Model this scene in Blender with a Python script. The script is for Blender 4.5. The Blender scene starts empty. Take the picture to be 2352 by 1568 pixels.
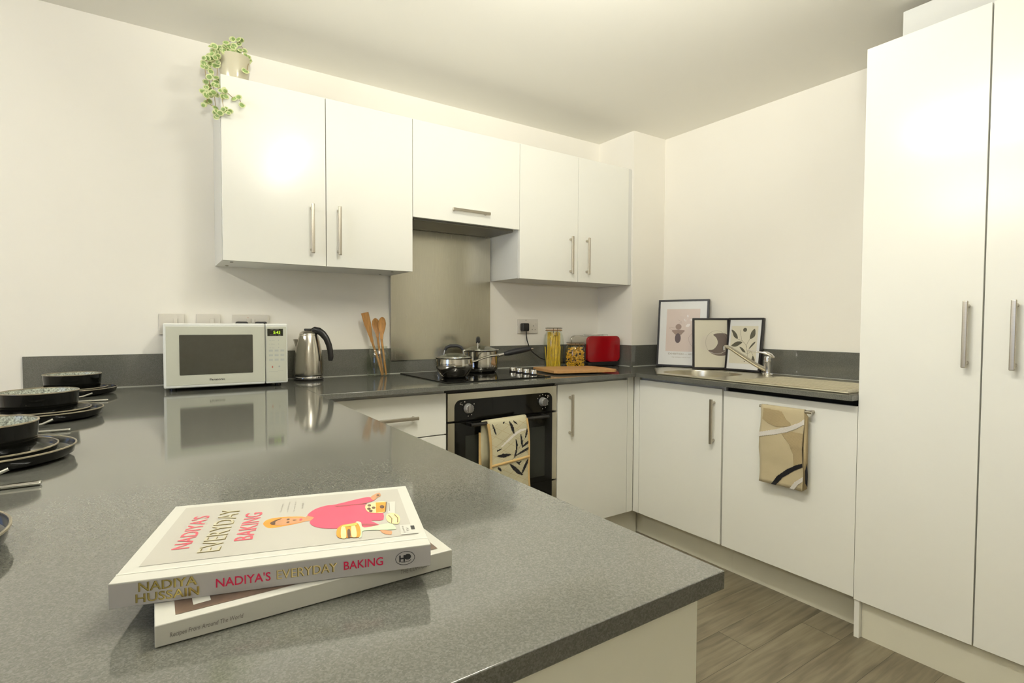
import bpy, bmesh, math, random
from mathutils import Vector, Matrix
random.seed(7)
S = bpy.context.scene
COL = S.collection
PI = math.pi

# ------------------------------------------------------------------ camera, world, exposure
CAM = Vector((-1.036, -2.6202, 1.1665))
RT = Vector((0.83018941, -0.55746507, 0.00427115))
UP = Vector((0.0146763, 0.02951384, 0.99945662))
FW = Vector((0.55728821, 0.82967562, -0.0326836))
cd = bpy.data.cameras.new('camera'); cam = bpy.data.objects.new('camera', cd); COL.objects.link(cam)
m = Matrix((RT, UP, -FW)).transposed().to_4x4(); m.translation = CAM
cam.matrix_world = m
cd.sensor_fit = 'HORIZONTAL'; cd.sensor_width = 36.0; cd.lens = 1230.443 * 36.0 / 2352.0
cd.clip_start = 0.02; cd.clip_end = 60
S.camera = cam
S.view_settings.view_transform = 'Standard'; S.view_settings.look = 'None'
S.view_settings.gamma = 1.0; S.view_settings.use_curve_mapping = False
S.view_settings.exposure = 0.36
W = bpy.data.worlds.new('world'); S.world = W; W.use_nodes = True
bg = W.node_tree.nodes['Background']; bg.inputs[0].default_value = (0.35, 0.5, 1.0, 1); bg.inputs[1].default_value = 4.0
TUBE_POWER = 90.0
TUBE2_POWER = 85.0
TUBE_COL = (1.0, 0.985, 0.895)

# the photographer's flash, bounced off the ceiling from above the camera
fl = bpy.data.lights.new('bounce_flash', 'SPOT'); fl.energy = 208.0; fl.color = (1.0, 0.98, 0.885)
fl.spot_size = math.radians(82); fl.spot_blend = 1.0; fl.shadow_soft_size = 0.06
flo = bpy.data.objects.new('bounce_flash', fl); flo.location = (-1.0, -2.72, 1.50); COL.objects.link(flo)
flo.rotation_euler = (Vector((-0.33, -1.66, 2.339)) - flo.location).to_track_quat('-Z', 'Y').to_euler()

# ------------------------------------------------------------------ materials
MATS = {}
def srgb(r, g, b):
    f = lambda c: (c / 255.0 / 12.92) if c / 255.0 <= 0.04045 else ((c / 255.0 + 0.055) / 1.055) ** 2.4
    return (f(r), f(g), f(b))
def mat(name, col, rough=0.5, metal=0.0, coat=0.0, trans=0.0, ior=1.45, emit=None, estr=0.0, var=0.0, vscale=8.0,
        bump=0.0, bscale=60.0, spec=0.5, stretch=None, sheen=0.0, coat_rough=0.08, rvar=0.0):
    m = bpy.data.materials.new(name); m.use_nodes = True
    nt = m.node_tree; b = nt.nodes['Principled BSDF']
    b.inputs['Base Color'].default_value = (*col, 1); b.inputs['Roughness'].default_value = rough
    b.inputs['Metallic'].default_value = metal; b.inputs['Coat Weight'].default_value = coat
    b.inputs['Coat Roughness'].default_value = coat_rough
    b.inputs['Transmission Weight'].default_value = trans; b.inputs['IOR'].default_value = ior
    b.inputs['Specular IOR Level'].default_value = spec; b.inputs['Sheen Weight'].default_value = sheen
    if emit: b.inputs['Emission Color'].default_value = (*emit, 1); b.inputs['Emission Strength'].default_value = estr
    if var or bump or rvar:
        tc = nt.nodes.new('ShaderNodeTexCoord'); mp = nt.nodes.new('ShaderNodeMapping')
        nt.links.new(tc.outputs['Object'], mp.inputs[0])
        if stretch: mp.inputs['Scale'].default_value = stretch
    if var or rvar:
        n = nt.nodes.new('ShaderNodeTexNoise'); n.inputs['Scale'].default_value = vscale; n.inputs['Detail'].default_value = 4
        nt.links.new(mp.outputs[0], n.inputs['Vector'])
    if var:
        r = nt.nodes.new('ShaderNodeMapRange'); r.inputs[1].default_value = 0.3; r.inputs[2].default_value = 0.7
        r.inputs[3].default_value = 1 - var; r.inputs[4].default_value = 1 + var
        nt.links.new(n.outputs[0], r.inputs[0])
        x = nt.nodes.new('ShaderNodeVectorMath'); x.operation = 'SCALE'; x.inputs[0].default_value = col
        nt.links.new(r.outputs[0], x.inputs['Scale']); nt.links.new(x.outputs[0], b.inputs['Base Color'])
    if rvar:
        r = nt.nodes.new('ShaderNodeMapRange'); r.inputs[3].default_value = max(0.01, rough - rvar); r.inputs[4].default_value = rough + rvar
        nt.links.new(n.outputs[0], r.inputs[0]); nt.links.new(r.outputs[0], b.inputs['Roughness'])
    if bump:
        n2 = nt.nodes.new('ShaderNodeTexNoise'); n2.inputs['Scale'].default_value = bscale; n2.inputs['Detail'].default_value = 3
        nt.links.new(mp.outputs[0], n2.inputs['Vector'])
        bp = nt.nodes.new('ShaderNodeBump'); bp.inputs['Strength'].default_value = bump; bp.inputs['Distance'].default_value = 0.002
        nt.links.new(n2.outputs[0], bp.inputs['Height']); nt.links.new(bp.outputs[0], b.inputs['Normal'])
    MATS[name] = m
    return m

wall_m = mat('wall_paint', (0.88, 0.845, 0.76), 0.65, bump=0.05, bscale=220, var=0.012, vscale=2)
ceil_m = mat('ceiling_paint', (0.92, 0.895, 0.81), 0.8, bump=0.04, bscale=180)
door_m = mat('gloss_white_door', (0.83, 0.82, 0.75), 0.20, coat=0.0, coat_rough=0.2, var=0.004, vscale=3)
carc_m = mat('white_carcass', (0.70, 0.70, 0.66), 0.4, var=0.01)
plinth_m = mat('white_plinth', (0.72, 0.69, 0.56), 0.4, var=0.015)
dark_m = mat('dark_gap', (0.012, 0.011, 0.009), 0.8, var=0.1)
grey_line = mat('grey_edging', (0.30, 0.28, 0.22), 0.6, var=0.05)
knob_m = mat('satin_knob', (0.75, 0.74, 0.70), 0.42, 0.6, var=0.03)
nickel = mat('brushed_nickel', (0.52, 0.48, 0.40), 0.32, 1.0, var=0.04, vscale=40, stretch=(1, 1, 8))
steel = mat('brushed_steel', (0.54, 0.51, 0.42), 0.25, 1.0, var=0.05, vscale=30, stretch=(12, 12, 0.6), rvar=0.05)
sink_m = mat('satin_steel', (0.66, 0.62, 0.50), 0.3, 1.0, var=0.05, vscale=14, rvar=0.06)
chrome = mat('chrome', (0.72, 0.71, 0.70), 0.07, 1.0, rvar=0.02, vscale=10)
polished = mat('polished_steel', (0.60, 0.58, 0.53), 0.1, 1.0, rvar=0.03, vscale=20)
blk_glass = mat('black_glass', (0.005, 0.005, 0.004), 0.05, spec=0.28, rvar=0.01)
blk_plastic = mat('black_plastic', (0.014, 0.013, 0.012), 0.35, var=0.1)
blk_matte = mat('black_handle', (0.02, 0.02, 0.022), 0.5, var=0.1)
white_plastic = mat('white_plastic', (0.70, 0.66, 0.58), 0.35, var=0.01)
mw_m = mat('microwave_white', (0.55, 0.555, 0.46), 0.35, var=0.01)
mw_case = mat('microwave_case', (0.74, 0.75, 0.70), 0.3, var=0.01)
mw_win = mat('microwave_window', (0.052, 0.050, 0.036), 0.22, coat=0.5, coat_rough=0.03, var=0.05, vscale=60)
mw_key = mat('microwave_key_print', (0.36, 0.38, 0.36), 0.5, var=0.02)
print_red = mat('print_red', (0.5, 0.2, 0.15), 0.5, var=0.02)
lcd = mat('display_black', (0.02, 0.02, 0.012), 0.2, var=0.1)
lcd_on = mat('display_green', (0.3, 0.5, 0.02), 0.4, emit=(0.45, 0.7, 0.03), estr=0.7)
def thin_glass():
    m = bpy.data.materials.new('clear_glass'); m.use_nodes = True; nt = m.node_tree
    nt.nodes.remove(nt.nodes['Principled BSDF']); out = nt.nodes['Material Output']
    t = nt.nodes.new('ShaderNodeBsdfTransparent'); t.inputs[0].default_value = (0.955, 0.97, 0.945, 1)
    g = nt.nodes.new('ShaderNodeBsdfGlossy'); g.inputs['Roughness'].default_value = 0.03; g.inputs[0].default_value = (0.95, 0.95, 0.95, 1)
    f0 = nt.nodes.new('ShaderNodeLayerWeight'); f0.inputs[0].default_value = 0.5
    f1 = nt.nodes.new('ShaderNodeMath'); f1.operation = 'POWER'; f1.inputs[1].default_value = 3.5; nt.links.new(f0.outputs['Facing'], f1.inputs[0])
    f = nt.nodes.new('ShaderNodeMath'); f.operation = 'MULTIPLY_ADD'; f.inputs[1].default_value = 0.42; f.inputs[2].default_value = 0.035; nt.links.new(f1.outputs[0], f.inputs[0])
    x = nt.nodes.new('ShaderNodeMixShader'); nt.links.new(f.outputs[0], x.inputs[0]); nt.links.new(t.outputs[0], x.inputs[1]); nt.links.new(g.outputs[0], x.inputs[2])
    nt.links.new(x.outputs[0], out.inputs[0]); return m
glass = thin_glass()
wood = mat('bamboo', (0.46, 0.235, 0.07), 0.45, var=0.22, vscale=30, stretch=(8, 8, 0.5), bump=0.1, bscale=80)
board_m = mat('chopping_board_wood', (0.50, 0.27, 0.10), 0.45, var=0.12, vscale=14, stretch=(1, 14, 4), bump=0.05, bscale=60)
red_m = mat('red_enamel', (0.33, 0.002, 0.006), 0.16, coat=0.6, rvar=0.02)
spag_m = mat('spaghetti_yellow', (0.88, 0.60, 0.05), 0.5, var=0.15, vscale=60)
fus_m = mat('pasta_yellow', (0.85, 0.48, 0.02), 0.5, var=0.25, vscale=50)
seal_m = mat('rubber_seal', (0.55, 0.30, 0.12), 0.5, var=0.1)
plate_m = mat('black_stoneware', (0.005, 0.005, 0.004), 0.06, spec=0.3, rvar=0.02, vscale=30)
plate_in = mat('stoneware_glaze', (0.055, 0.056, 0.045), 0.14, coat=0.5, coat_rough=0.06, var=0.25, vscale=70)
rim_m = mat('stoneware_rim', (0.22, 0.19, 0.13), 0.3, var=0.35, vscale=60)
bowl_in = mat('speckled_bowl_glaze', (0.36, 0.38, 0.32), 0.12, var=0.75, vscale=260)
white_page = mat('book_white', (0.55, 0.54, 0.475), 0.35, coat=0.1, var=0.01)
page_m = mat('book_pages', (0.70, 0.68, 0.58), 0.8, var=0.05, vscale=200, stretch=(1, 1, 30))
cov_grey = mat('cover_grey', (0.445, 0.425, 0.365), 0.33, coat=0.2, var=0.02, vscale=5)
spine_grey = mat('spine_grey', (0.46, 0.44, 0.42), 0.4, var=0.02, vscale=6)
pink = mat('cover_pink', (0.70, 0.07, 0.13), 0.35, var=0.08, vscale=20)
magenta = mat('print_magenta', (0.62, 0.012, 0.07), 0.35, var=0.03)
magenta2 = mat('print_pink_red', (0.66, 0.09, 0.12), 0.35, var=0.03)
pinkdark = mat('cover_pink_fold', (0.33, 0.07, 0.08), 0.4, var=0.1)
gold = mat('gold_foil', (0.58, 0.47, 0.16), 0.28, 0.9, var=0.15, vscale=60)
goldedge = mat('gold_foil_edge', (0.27, 0.21, 0.06), 0.35, 0.6, var=0.15, vscale=60)
orange = mat('cover_orange', (0.78, 0.29, 0.03), 0.4, var=0.15, vscale=40)
skin = mat('cover_skin', (0.50, 0.25, 0.12), 0.4, var=0.12, vscale=40)
brown = mat('cover_brown', (0.12, 0.065, 0.035), 0.4, var=0.2, vscale=50)
cream = mat('cover_cream', (0.76, 0.62, 0.30), 0.4, var=0.15, vscale=50)
mint = mat('cover_mint', (0.50, 0.62, 0.40), 0.4, var=0.05)
ink = mat('ink_black', (0.02, 0.02, 0.02), 0.4, var=0.05)
inkgrey = mat('ink_grey', (0.24, 0.22, 0.19), 0.45, var=0.05)
photo_brown = mat('cover_photo_brown', (0.15, 0.10, 0.07), 0.35, var=0.5, vscale=30)
frame_m = mat('black_frame', (0.012, 0.010, 0.010), 0.3, var=0.1)
mount_m = mat('print_white', (0.70, 0.70, 0.68), 0.25, coat=0.6, coat_rough=0.03, var=0.01)
art_cream = mat('print_cream', (0.66, 0.62, 0.49), 0.25, coat=0.6, coat_rough=0.03, var=0.01)
art_pink = mat('print_blush', (0.62, 0.51, 0.45), 0.25, coat=0.6, coat_rough=0.03, var=0.02)
art_taupe = mat('print_taupe', (0.30, 0.21, 0.165), 0.3, var=0.03)
art_plum = mat('print_plum', (0.10, 0.065, 0.065), 0.3, var=0.03)
art_brown = mat('print_brown', (0.15, 0.115, 0.095), 0.3, var=0.04)
art_olive = mat('print_olive', (0.10, 0.092, 0.062), 0.3, var=0.05)
art_sand = mat('print_sand', (0.61, 0.56, 0.46), 0.3, var=0.03)
art_line = mat('print_line', (0.30, 0.26, 0.19), 0.3, var=0.03)
art_pale = mat('print_pale', (0.76, 0.70, 0.66), 0.3, var=0.02)
towel_m = mat('towel_beige', (0.50, 0.42, 0.26), 0.9, var=0.06, vscale=9, bump=0.25, bscale=500, sheen=0.2)
towel_t = mat('towel_tan', (0.44, 0.345, 0.19), 0.9, var=0.06, vscale=9, bump=0.25, bscale=500)
towel_w = mat('towel_white', (0.72, 0.68, 0.62), 0.9, var=0.02, bump=0.2, bscale=500)
towel_k = mat('towel_black', (0.012, 0.011, 0.013), 0.9, var=0.05, bump=0.2, bscale=500)
mitt_m = mat('mitt_cream', (0.53, 0.49, 0.33), 0.9, var=0.06, vscale=20, bump=0.3, bscale=300)
piping_m = mat('mitt_piping', (0.56, 0.38, 0.16), 0.85, var=0.06, vscale=30, bump=0.2, bscale=300)
pot_m = mat('beige_glazed_pot', (0.60, 0.555, 0.40), 0.15, coat=0.4, var=0.05)
leaf_g = mat('leaf_green', (0.26, 0.38, 0.12), 0.5, var=0.3, vscale=60)
leaf_c = mat('leaf_cream', (0.62, 0.66, 0.34), 0.5, var=0.12, vscale=60)
stem_m = mat('vine_stem', (0.36, 0.27, 0.12), 0.6, var=0.2, vscale=60)
soil_m = mat('soil', (0.05, 0.035, 0.02), 0.9, var=0.3, vscale=60, bump=0.5)
seal_w = mat('white_sealant', (0.50, 0.50, 0.45), 0.4, var=0.02)
mesh_m = mat('extractor_grey', (0.16, 0.15, 0.12), 0.4, 0.6, var=0.1)
win_white = mat('upvc_white', (0.75, 0.75, 0.72), 0.3, var=0.01)

def worktop_material():
    m = bpy.data.materials.new('grey_quartz'); m.use_nodes = True; nt = m.node_tree; b = nt.nodes['Principled BSDF']
    tc = nt.nodes.new('ShaderNodeTexCoord')
    v = nt.nodes.new('ShaderNodeTexVoronoi'); v.inputs['Scale'].default_value = 700; nt.links.new(tc.outputs['Object'], v.inputs['Vector'])
    n = nt.nodes.new('ShaderNodeTexNoise'); n.inputs['Scale'].default_value = 300; n.inputs['Detail'].default_value = 4
    nt.links.new(tc.outputs['Object'], n.inputs['Vector'])
    sep = nt.nodes.new('ShaderNodeSeparateColor'); nt.links.new(v.outputs['Color'], sep.inputs[0])
    mx = nt.nodes.new('ShaderNodeMath'); mx.operation = 'MULTIPLY_ADD'; mx.inputs[1].default_value = 0.6
    nt.links.new(sep.outputs[0], mx.inputs[0]); 
    sc = nt.nodes.new('ShaderNodeMath'); sc.operation = 'MULTIPLY'; sc.inputs[1].default_value = 0.5
    nt.links.new(n.outputs[0], sc.inputs[0]); nt.links.new(sc.outputs[0], mx.inputs[2])
    r = nt.nodes.new('ShaderNodeValToRGB'); cr = r.color_ramp
    cr.elements[0].position = 0.1; cr.elements[0].color = (0.084, 0.084, 0.071, 1)
    cr.elements[1].position = 0.95; cr.elements[1].color = (0.165, 0.164, 0.140, 1)
    e = cr.elements.new(0.5); e.color = (0.114, 0.114, 0.096, 1)
    nt.links.new(mx.outputs[0], r.inputs[0]); nt.links.new(r.outputs[0], b.inputs['Base Color'])
    b.inputs['Roughness'].default_value = 0.075; b.inputs['IOR'].default_value = 1.72
    MATS['grey_quartz'] = m
    return m
quartz = worktop_material()

def floor_material():
    m = bpy.data.materials.new('grey_oak_planks'); m.use_nodes = True; nt = m.node_tree; b = nt.nodes['Principled BSDF']
    N = nt.nodes.new; L = nt.links.new
    tc = N('ShaderNodeTexCoord'); sp = N('ShaderNodeSeparateXYZ'); L(tc.outputs['Object'], sp.inputs[0])
    def M(op, a, bb=None, c=None):
        x = N('ShaderNodeMath'); x.operation = op
        for i, q in enumerate((a, bb, c)):
            if q is None: continue
            if isinstance(q, (int, float)): x.inputs[i].default_value = q
            else: L(q, x.inputs[i])
        return x.outputs[0]
    Wd, Ln = 0.1425, 1.22
    row = M('DIVIDE', M('ADD', sp.outputs[1], 1.40), Wd)
    rid = M('FLOOR', row); rf = M('SUBTRACT', row, rid)
    # rows step their joints by a third of a plank
    xs = M('DIVIDE', M('ADD', M('ADD', sp.outputs[0], -0.405), M('MULTIPLY', rid, 0.331)), Ln)
    xid = M('FLOOR', xs); xf = M('SUBTRACT', xs, xid)
    g1 = M('LESS_THAN', rf, 0.009); g2 = M('LESS_THAN', xf, 0.0017)
    gap = M('MAXIMUM', g1, g2)
    cv = N('ShaderNodeCombineXYZ'); L(rid, cv.inputs[0]); L(xid, cv.inputs[1])
    wn = N('ShaderNodeTexWhiteNoise'); L(cv.outputs[0], wn.inputs['Vector'])
    cs = N('ShaderNodeCombineXYZ'); L(M('MULTIPLY', sp.outputs[0], 1.6), cs.inputs[0]); L(M('MULTIPLY', sp.outputs[1], 22), cs.inputs[1]); L(M('MULTIPLY', wn.outputs[0], 30), cs.inputs[2])
    n = N('ShaderNodeTexNoise'); n.inputs['Scale'].default_value = 2.2; n.inputs['Detail'].default_value = 7; n.inputs['Distortion'].default_value = 0.5; L(cs.outputs[0], n.inputs['Vector'])
    cs2 = N('ShaderNodeCombineXYZ'); L(M('MULTIPLY', sp.outputs[0], 3), cs2.inputs[0]); L(M('MULTIPLY', sp.outputs[1], 7), cs2.inputs[1]); L(M('MULTIPLY', wn.outputs[0], 9), cs2.inputs[2])
    n2 = N('ShaderNodeTexNoise'); n2.inputs['Scale'].default_value = 1.5; n2.inputs['Detail'].default_value = 3; L(cs2.outputs[0], n2.inputs['Vector'])
    r = N('ShaderNodeValToRGB'); cr = r.color_ramp
    cr.elements[0].position = 0.28; cr.elements[0].color = (0.105, 0.083, 0.050, 1)
    cr.elements[1].position = 0.75; cr.elements[1].color = (0.30, 0.26, 0.175, 1)
    e = cr.elements.new(0.5); e.color = (0.20, 0.168, 0.108, 1)
    f = M('ADD', M('MULTIPLY', n.outputs[0], 0.62), M('MULTIPLY', n2.outputs[0], 0.38))
    f = M('ADD', f, M('MULTIPLY', M('SUBTRACT', wn.outputs[0], 0.5), 0.07)); L(f, r.inputs[0])
    mix = N('ShaderNodeMix'); mix.data_type = 'RGBA'; L(gap, mix.inputs[0]); L(r.outputs[0], mix.inputs[6]); mix.inputs[7].default_value = (0.04, 0.03, 0.015, 1)
    L(mix.outputs[2], b.inputs['Base Color']); b.inputs['Roughness'].default_value = 0.42
    bp = N('ShaderNodeBump'); bp.inputs['Strength'].default_value = 0.15; bp.inputs['Distance'].default_value = 0.002; L(n.outputs[0], bp.inputs['Height']); L(bp.outputs[0], b.inputs['Normal'])
    return m
floor_m = floor_material()

# ------------------------------------------------------------------ builders
WM = {}
def root(name, label, cat, loc=(0, 0, 0), rotz=0.0, group=None):
    o = bpy.data.objects.new(name, None); o.location = loc; o.rotation_euler = (0, 0, rotz); o.empty_display_size = 0.02
    COL.objects.link(o); o['label'] = label; o['category'] = cat
    if group: o['group'] = group
    WM[o.name] = Matrix.Translation(loc) @ Matrix.Rotation(rotz, 4, 'Z')
    return o
def tag(o, label, cat, group=None, kind=None):
    o['label'] = label; o['category'] = cat
    if group: o['group'] = group
    if kind: o['kind'] = kind
    return o

class MB:
    def __init__(s): s.v = []; s.f = []; s.m = []; s.mats = []
    def mi(s, m):
        if m not in s.mats: s.mats.append(m)
        return s.mats.index(m)
    def add(s, vs, fs, m):
        k = len(s.v); s.v += [tuple(q) for q in vs]; i = s.mi(m)
        for f in fs: s.f.append(tuple(k + a for a in f)); s.m.append(i)
        return s
    def bm(s, b, m):
        b.verts.ensure_lookup_table(); b.verts.index_update()
        s.add([v.co[:] for v in b.verts], [[v.index for v in f.verts] for f in b.faces], m); b.free(); return s
    def box(s, x0, x1, y0, y1, z0, z1, m, bev=0.0, seg=2, T=None):
        b = bmesh.new(); bmesh.ops.create_cube(b, size=1.0)
        x0, x1 = sorted((x0, x1)); y0, y1 = sorted((y0, y1)); z0, z1 = sorted((z0, z1))
        for v in b.verts: v.co = Vector(((x0 + x1) / 2 + v.co.x * (x1 - x0), (y0 + y1) / 2 + v.co.y * (y1 - y0), (z0 + z1) / 2 + v.co.z * (z1 - z0)))
        if bev: bmesh.ops.bevel(b, geom=b.edges[:], offset=bev, segments=seg, profile=0.5, affect='EDGES')
        if T is not None: bmesh.ops.transform(b, matrix=T, verts=b.verts)
        return s.bm(b, m)
    def prism(s, pts, z0, z1, m, T=None, bev=0.0):
        b = bmesh.new(); lo = [b.verts.new((x, y, z0)) for x, y in pts]; hi = [b.verts.new((x, y, z1)) for x, y in pts]
        n = len(pts); b.faces.new(lo[::-1]); b.faces.new(hi)
        for i in range(n): b.faces.new((lo[i], lo[(i + 1) % n], hi[(i + 1) % n], hi[i]))
        bmesh.ops.recalc_face_normals(b, faces=b.faces)
        if bev:
            ed = [e for e in b.edges if abs(e.verts[0].co.z - e.verts[1].co.z) < 1e-7]
            bmesh.ops.bevel(b, geom=ed, offset=bev, segments=2, profile=0.5, affect='EDGES')
        if T is not None: bmesh.ops.transform(b, matrix=T, verts=b.verts)
        return s.bm(b, m)
    def lathe(s, prof, m, c=(0, 0, 0), seg=48, T=None, a0=0.0, a1=2 * PI):
        full = abs(a1 - a0 - 2 * PI) < 1e-6; vs = []; fs = []; n = len(prof); k = seg if full else seg + 1
        for i in range(k):
            a = a0 + (a1 - a0) * i / seg
            for r, z in prof:
                p = Vector((r * math.cos(a), r * math.sin(a), z))
                if T is not None: p = T @ p
                vs.append((p.x + c[0], p.y + c[1], p.z + c[2]))
        for i in range(seg):
            j = (i + 1) % k
            for q in range(n - 1):
                a, b2, c2, d = i * n + q, j * n + q, j * n + q + 1, i * n + q + 1
                if prof[q][0] < 1e-6: fs.append((a, c2, d))
                elif prof[q + 1][0] < 1e-6: fs.append((a, b2, c2))
                else: fs.append((a, b2, c2, d))
        return s.add(vs, fs, m)
    def tube(s, path, r, m, seg=10, cap=True, flat=None):
        P = [Vector(p) for p in path]; n = len(P); R = r if isinstance(r, (list, tuple)) else [r] * n
        vs = []; fs = []; prev = None
        for i in range(n):
            t = (P[min(i + 1, n - 1)] - P[max(i - 1, 0)]).normalized()
            if prev is None:
                a = Vector((0, 0, 1)) if abs(t.z) < 0.9 else Vector((1, 0, 0))
                u = t.cross(a).normalized()
            else: u = (prev - t * prev.dot(t)).normalized()
            prev = u; w = t.cross(u)
            for k in range(seg):
                a = 2 * PI * k / seg
                fu, fw = (1, 1) if flat is None else flat
                vs.append(P[i] + u * (math.cos(a) * R[i] * fu) + w * (math.sin(a) * R[i] * fw))
        for i in range(n - 1):
            for k in range(seg):
                l = (k + 1) % seg; fs.append((i * seg + k, i * seg + l, (i + 1) * seg + l, (i + 1) * seg + k))
        if cap: fs.append(tuple(range(seg))[::-1]); fs.append(tuple((n - 1) * seg + k for k in range(seg)))
        return s.add(vs, fs, m)
    def cyl(s, p0, p1, r, m, seg=24, r1=None): return s.tube([p0, p1], [r, r if r1 is None else r1], m, seg)
    def sphere(s, c, r, m, sx=1, sy=1, sz=1, seg=16):
        b = bmesh.new(); bmesh.ops.create_uvsphere(b, u_segments=seg, v_segments=max(6, seg // 2), radius=r)
        for v in b.verts: v.co = Vector((c[0] + v.co.x * sx, c[1] + v.co.y * sy, c[2] + v.co.z * sz))
        return s.bm(b, m)
    def flat(s, uv, F, m, off=0.0004):
        O, U, V = F; n = U.cross(V).normalized()
        return s.add([O + U * a + V * b + n * off for a, b in uv], [tuple(range(len(uv)))], m)
    def stroke(s, uv, F, w, m, off=0.0006):
        O, U, V = F; n = U.cross(V).normalized(); pts = [O + U * a + V * b + n * off for a, b in uv]; vs = []; fs = []
        for i, p in enumerate(pts):
            t = (pts[min(i + 1, len(pts) - 1)] - pts[max(i - 1, 0)]).normalized(); q = n.cross(t) * (w / 2)
            vs += [p - q, p + q]
        for i in range(len(pts) - 1): fs.append((2 * i, 2 * i + 2, 2 * i + 3, 2 * i + 1))
        return s.add(vs, fs, m)
    def ell(s, c, ru, rv, F, m, off=0.0005, n=28, a0=0, a1=2 * PI):
        return s.flat([(c[0] + ru * math.cos(a0 + (a1 - a0) * i / n), c[1] + rv * math.sin(a0 + (a1 - a0) * i / n)) for i in range(n)], F, m, off)
    def text(s, txt, F, box, m, off=0.0006, outline=0.0, shear=0.0, bold=0.0, ext=0.0):
        """box = (u0,v0,u1,v1): lettering runs from u0 to u1 with its feet on v0"""
        cu = bpy.data.curves.new('t', 'FONT'); cu.body = txt; cu.resolution_u = 3; cu.shear = shear; cu.offset = bold
        o = bpy.data.objects.new('t', cu); COL.objects.link(o)
        dg = bpy.context.evaluated_depsgraph_get(); dg.update()
        me = bpy.data.meshes.new_from_object(o.evaluated_get(dg))
        vs = [v.co.copy() for v in me.vertices]; fs = [tuple(p.vertices) for p in me.polygons]
        bpy.data.objects.remove(o); bpy.data.curves.remove(cu); bpy.data.meshes.remove(me)
        if not vs: return s
        a0 = min(v.x for v in vs); a1 = max(v.x for v in vs); b0 = min(v.y for v in vs); b1 = max(v.y for v in vs)
        O, U, V = F; n = U.cross(V).normalized(); u0, v0, u1, v1 = box
        return s.add([O + U * (u0 + (u1 - u0) * (v.x - a0) / (a1 - a0)) + V * (v0 + (v1 - v0) * (v.y - b0) / (b1 - b0)) + n * off for v in vs], fs, m)
    def obj(s, name, parent=None, local=False, angle=50, smooth=True, label=None):
        me = bpy.data.meshes.new(name); V = s.v
        if parent is not None and not local:
            inv = WM[parent.name].inverted(); V = [tuple(inv @ Vector(q)) for q in s.v]
        me.from_pydata([tuple(q) for q in V], [], s.f); me.polygons.foreach_set('material_index', s.m)
        for q in s.mats: me.materials.append(q)
        me.update()
        if smooth:
            me.polygons.foreach_set('use_smooth', [True] * len(me.polygons)); me.set_sharp_from_angle(angle=math.radians(angle))
        o = bpy.data.objects.new(name, me); COL.objects.link(o)
        if smooth:
            wn = o.modifiers.new('normals', 'WEIGHTED_NORMAL'); wn.keep_sharp = True; wn.weight = 100
        if parent is not None: o.parent = parent; WM[o.name] = WM[parent.name]
        else: WM[o.name] = Matrix.Identity(4)
        if label: o['label'] = label
        return o
def copy_tree(o, parent=None):
    c = o.copy(); COL.objects.link(c)
    if parent is not None: c.parent = parent
    for ch in list(o.children): copy_tree(ch, c)
    return c
def structure(o):
    o['kind'] = 'structure'; return o
V3 = Vector

# ------------------------------------------------------------------ room shell
XL, XR, YB, ZC = -3.60, 1.688, -4.80, 2.339
structure(MB().box(XL - .1, XR + .1, YB - .1, .1, -.1, 0, floor_m).obj('floor'))
structure(MB().box(XL - .1, XR + .1, YB - .1, .1, ZC, ZC + .1, ceil_m).obj('ceiling'))
structure(MB().box(XL - .1, XR + .1, 0, .1, 0, ZC, wall_m).obj('wall_back'))
structure(MB().box(XR, XR + .1, YB, 0, 0, ZC, wall_m).obj('wall_right'))
structure(MB().box(XL - .1, XR + .1, YB - .1, YB, 0, ZC, wall_m).obj('wall_front'))
wy0, wy1, wz0, wz1 = -2.35, -1.35, 0.95, 2.05
wl = MB(); wl.box(XL - .1, XL, YB, wy0, 0, ZC, wall_m); wl.box(XL - .1, XL, wy1, 0, 0, ZC, wall_m)
wl.box(XL - .1, XL, wy0, wy1, 0, wz0, wall_m); wl.box(XL - .1, XL, wy0, wy1, wz1, ZC, wall_m)
structure(wl.obj('wall_left'))
w1 = structure(bpy.data.objects.new('window_1', None)); w1.location = (XL - .05, (wy0 + wy1) / 2, wz0); COL.objects.link(w1)
WM['window_1'] = Matrix.Translation(w1.location)
wf = MB()
for a, b, c, d in ((wy0, wy1, wz0, wz0 + .05), (wy0, wy1, wz1 - .05, wz1), (wy0, wy0 + .05, wz0 + .05, wz1 - .05), (wy1 - .05, wy1, wz0 + .05, wz1 - .05), (-1.875, -1.825, wz0 + .05, wz1 - .05)):
    wf.box(XL - .08, XL - .02, a, b, c, d, win_white, 0.003)
wf.obj('window_frame', w1)
MB().box(XL - .053, XL - .047, wy0 + .05, wy1 - .05, wz0 + .05, wz1 - .05, glass).obj('window_pane', w1)
# boxed-in pipe corner
XB, YBX = 1.404, -0.3032
structure(MB().box(XB, XR, YBX, 0, 0, ZC, wall_m).obj('wall_corner'))

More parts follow.
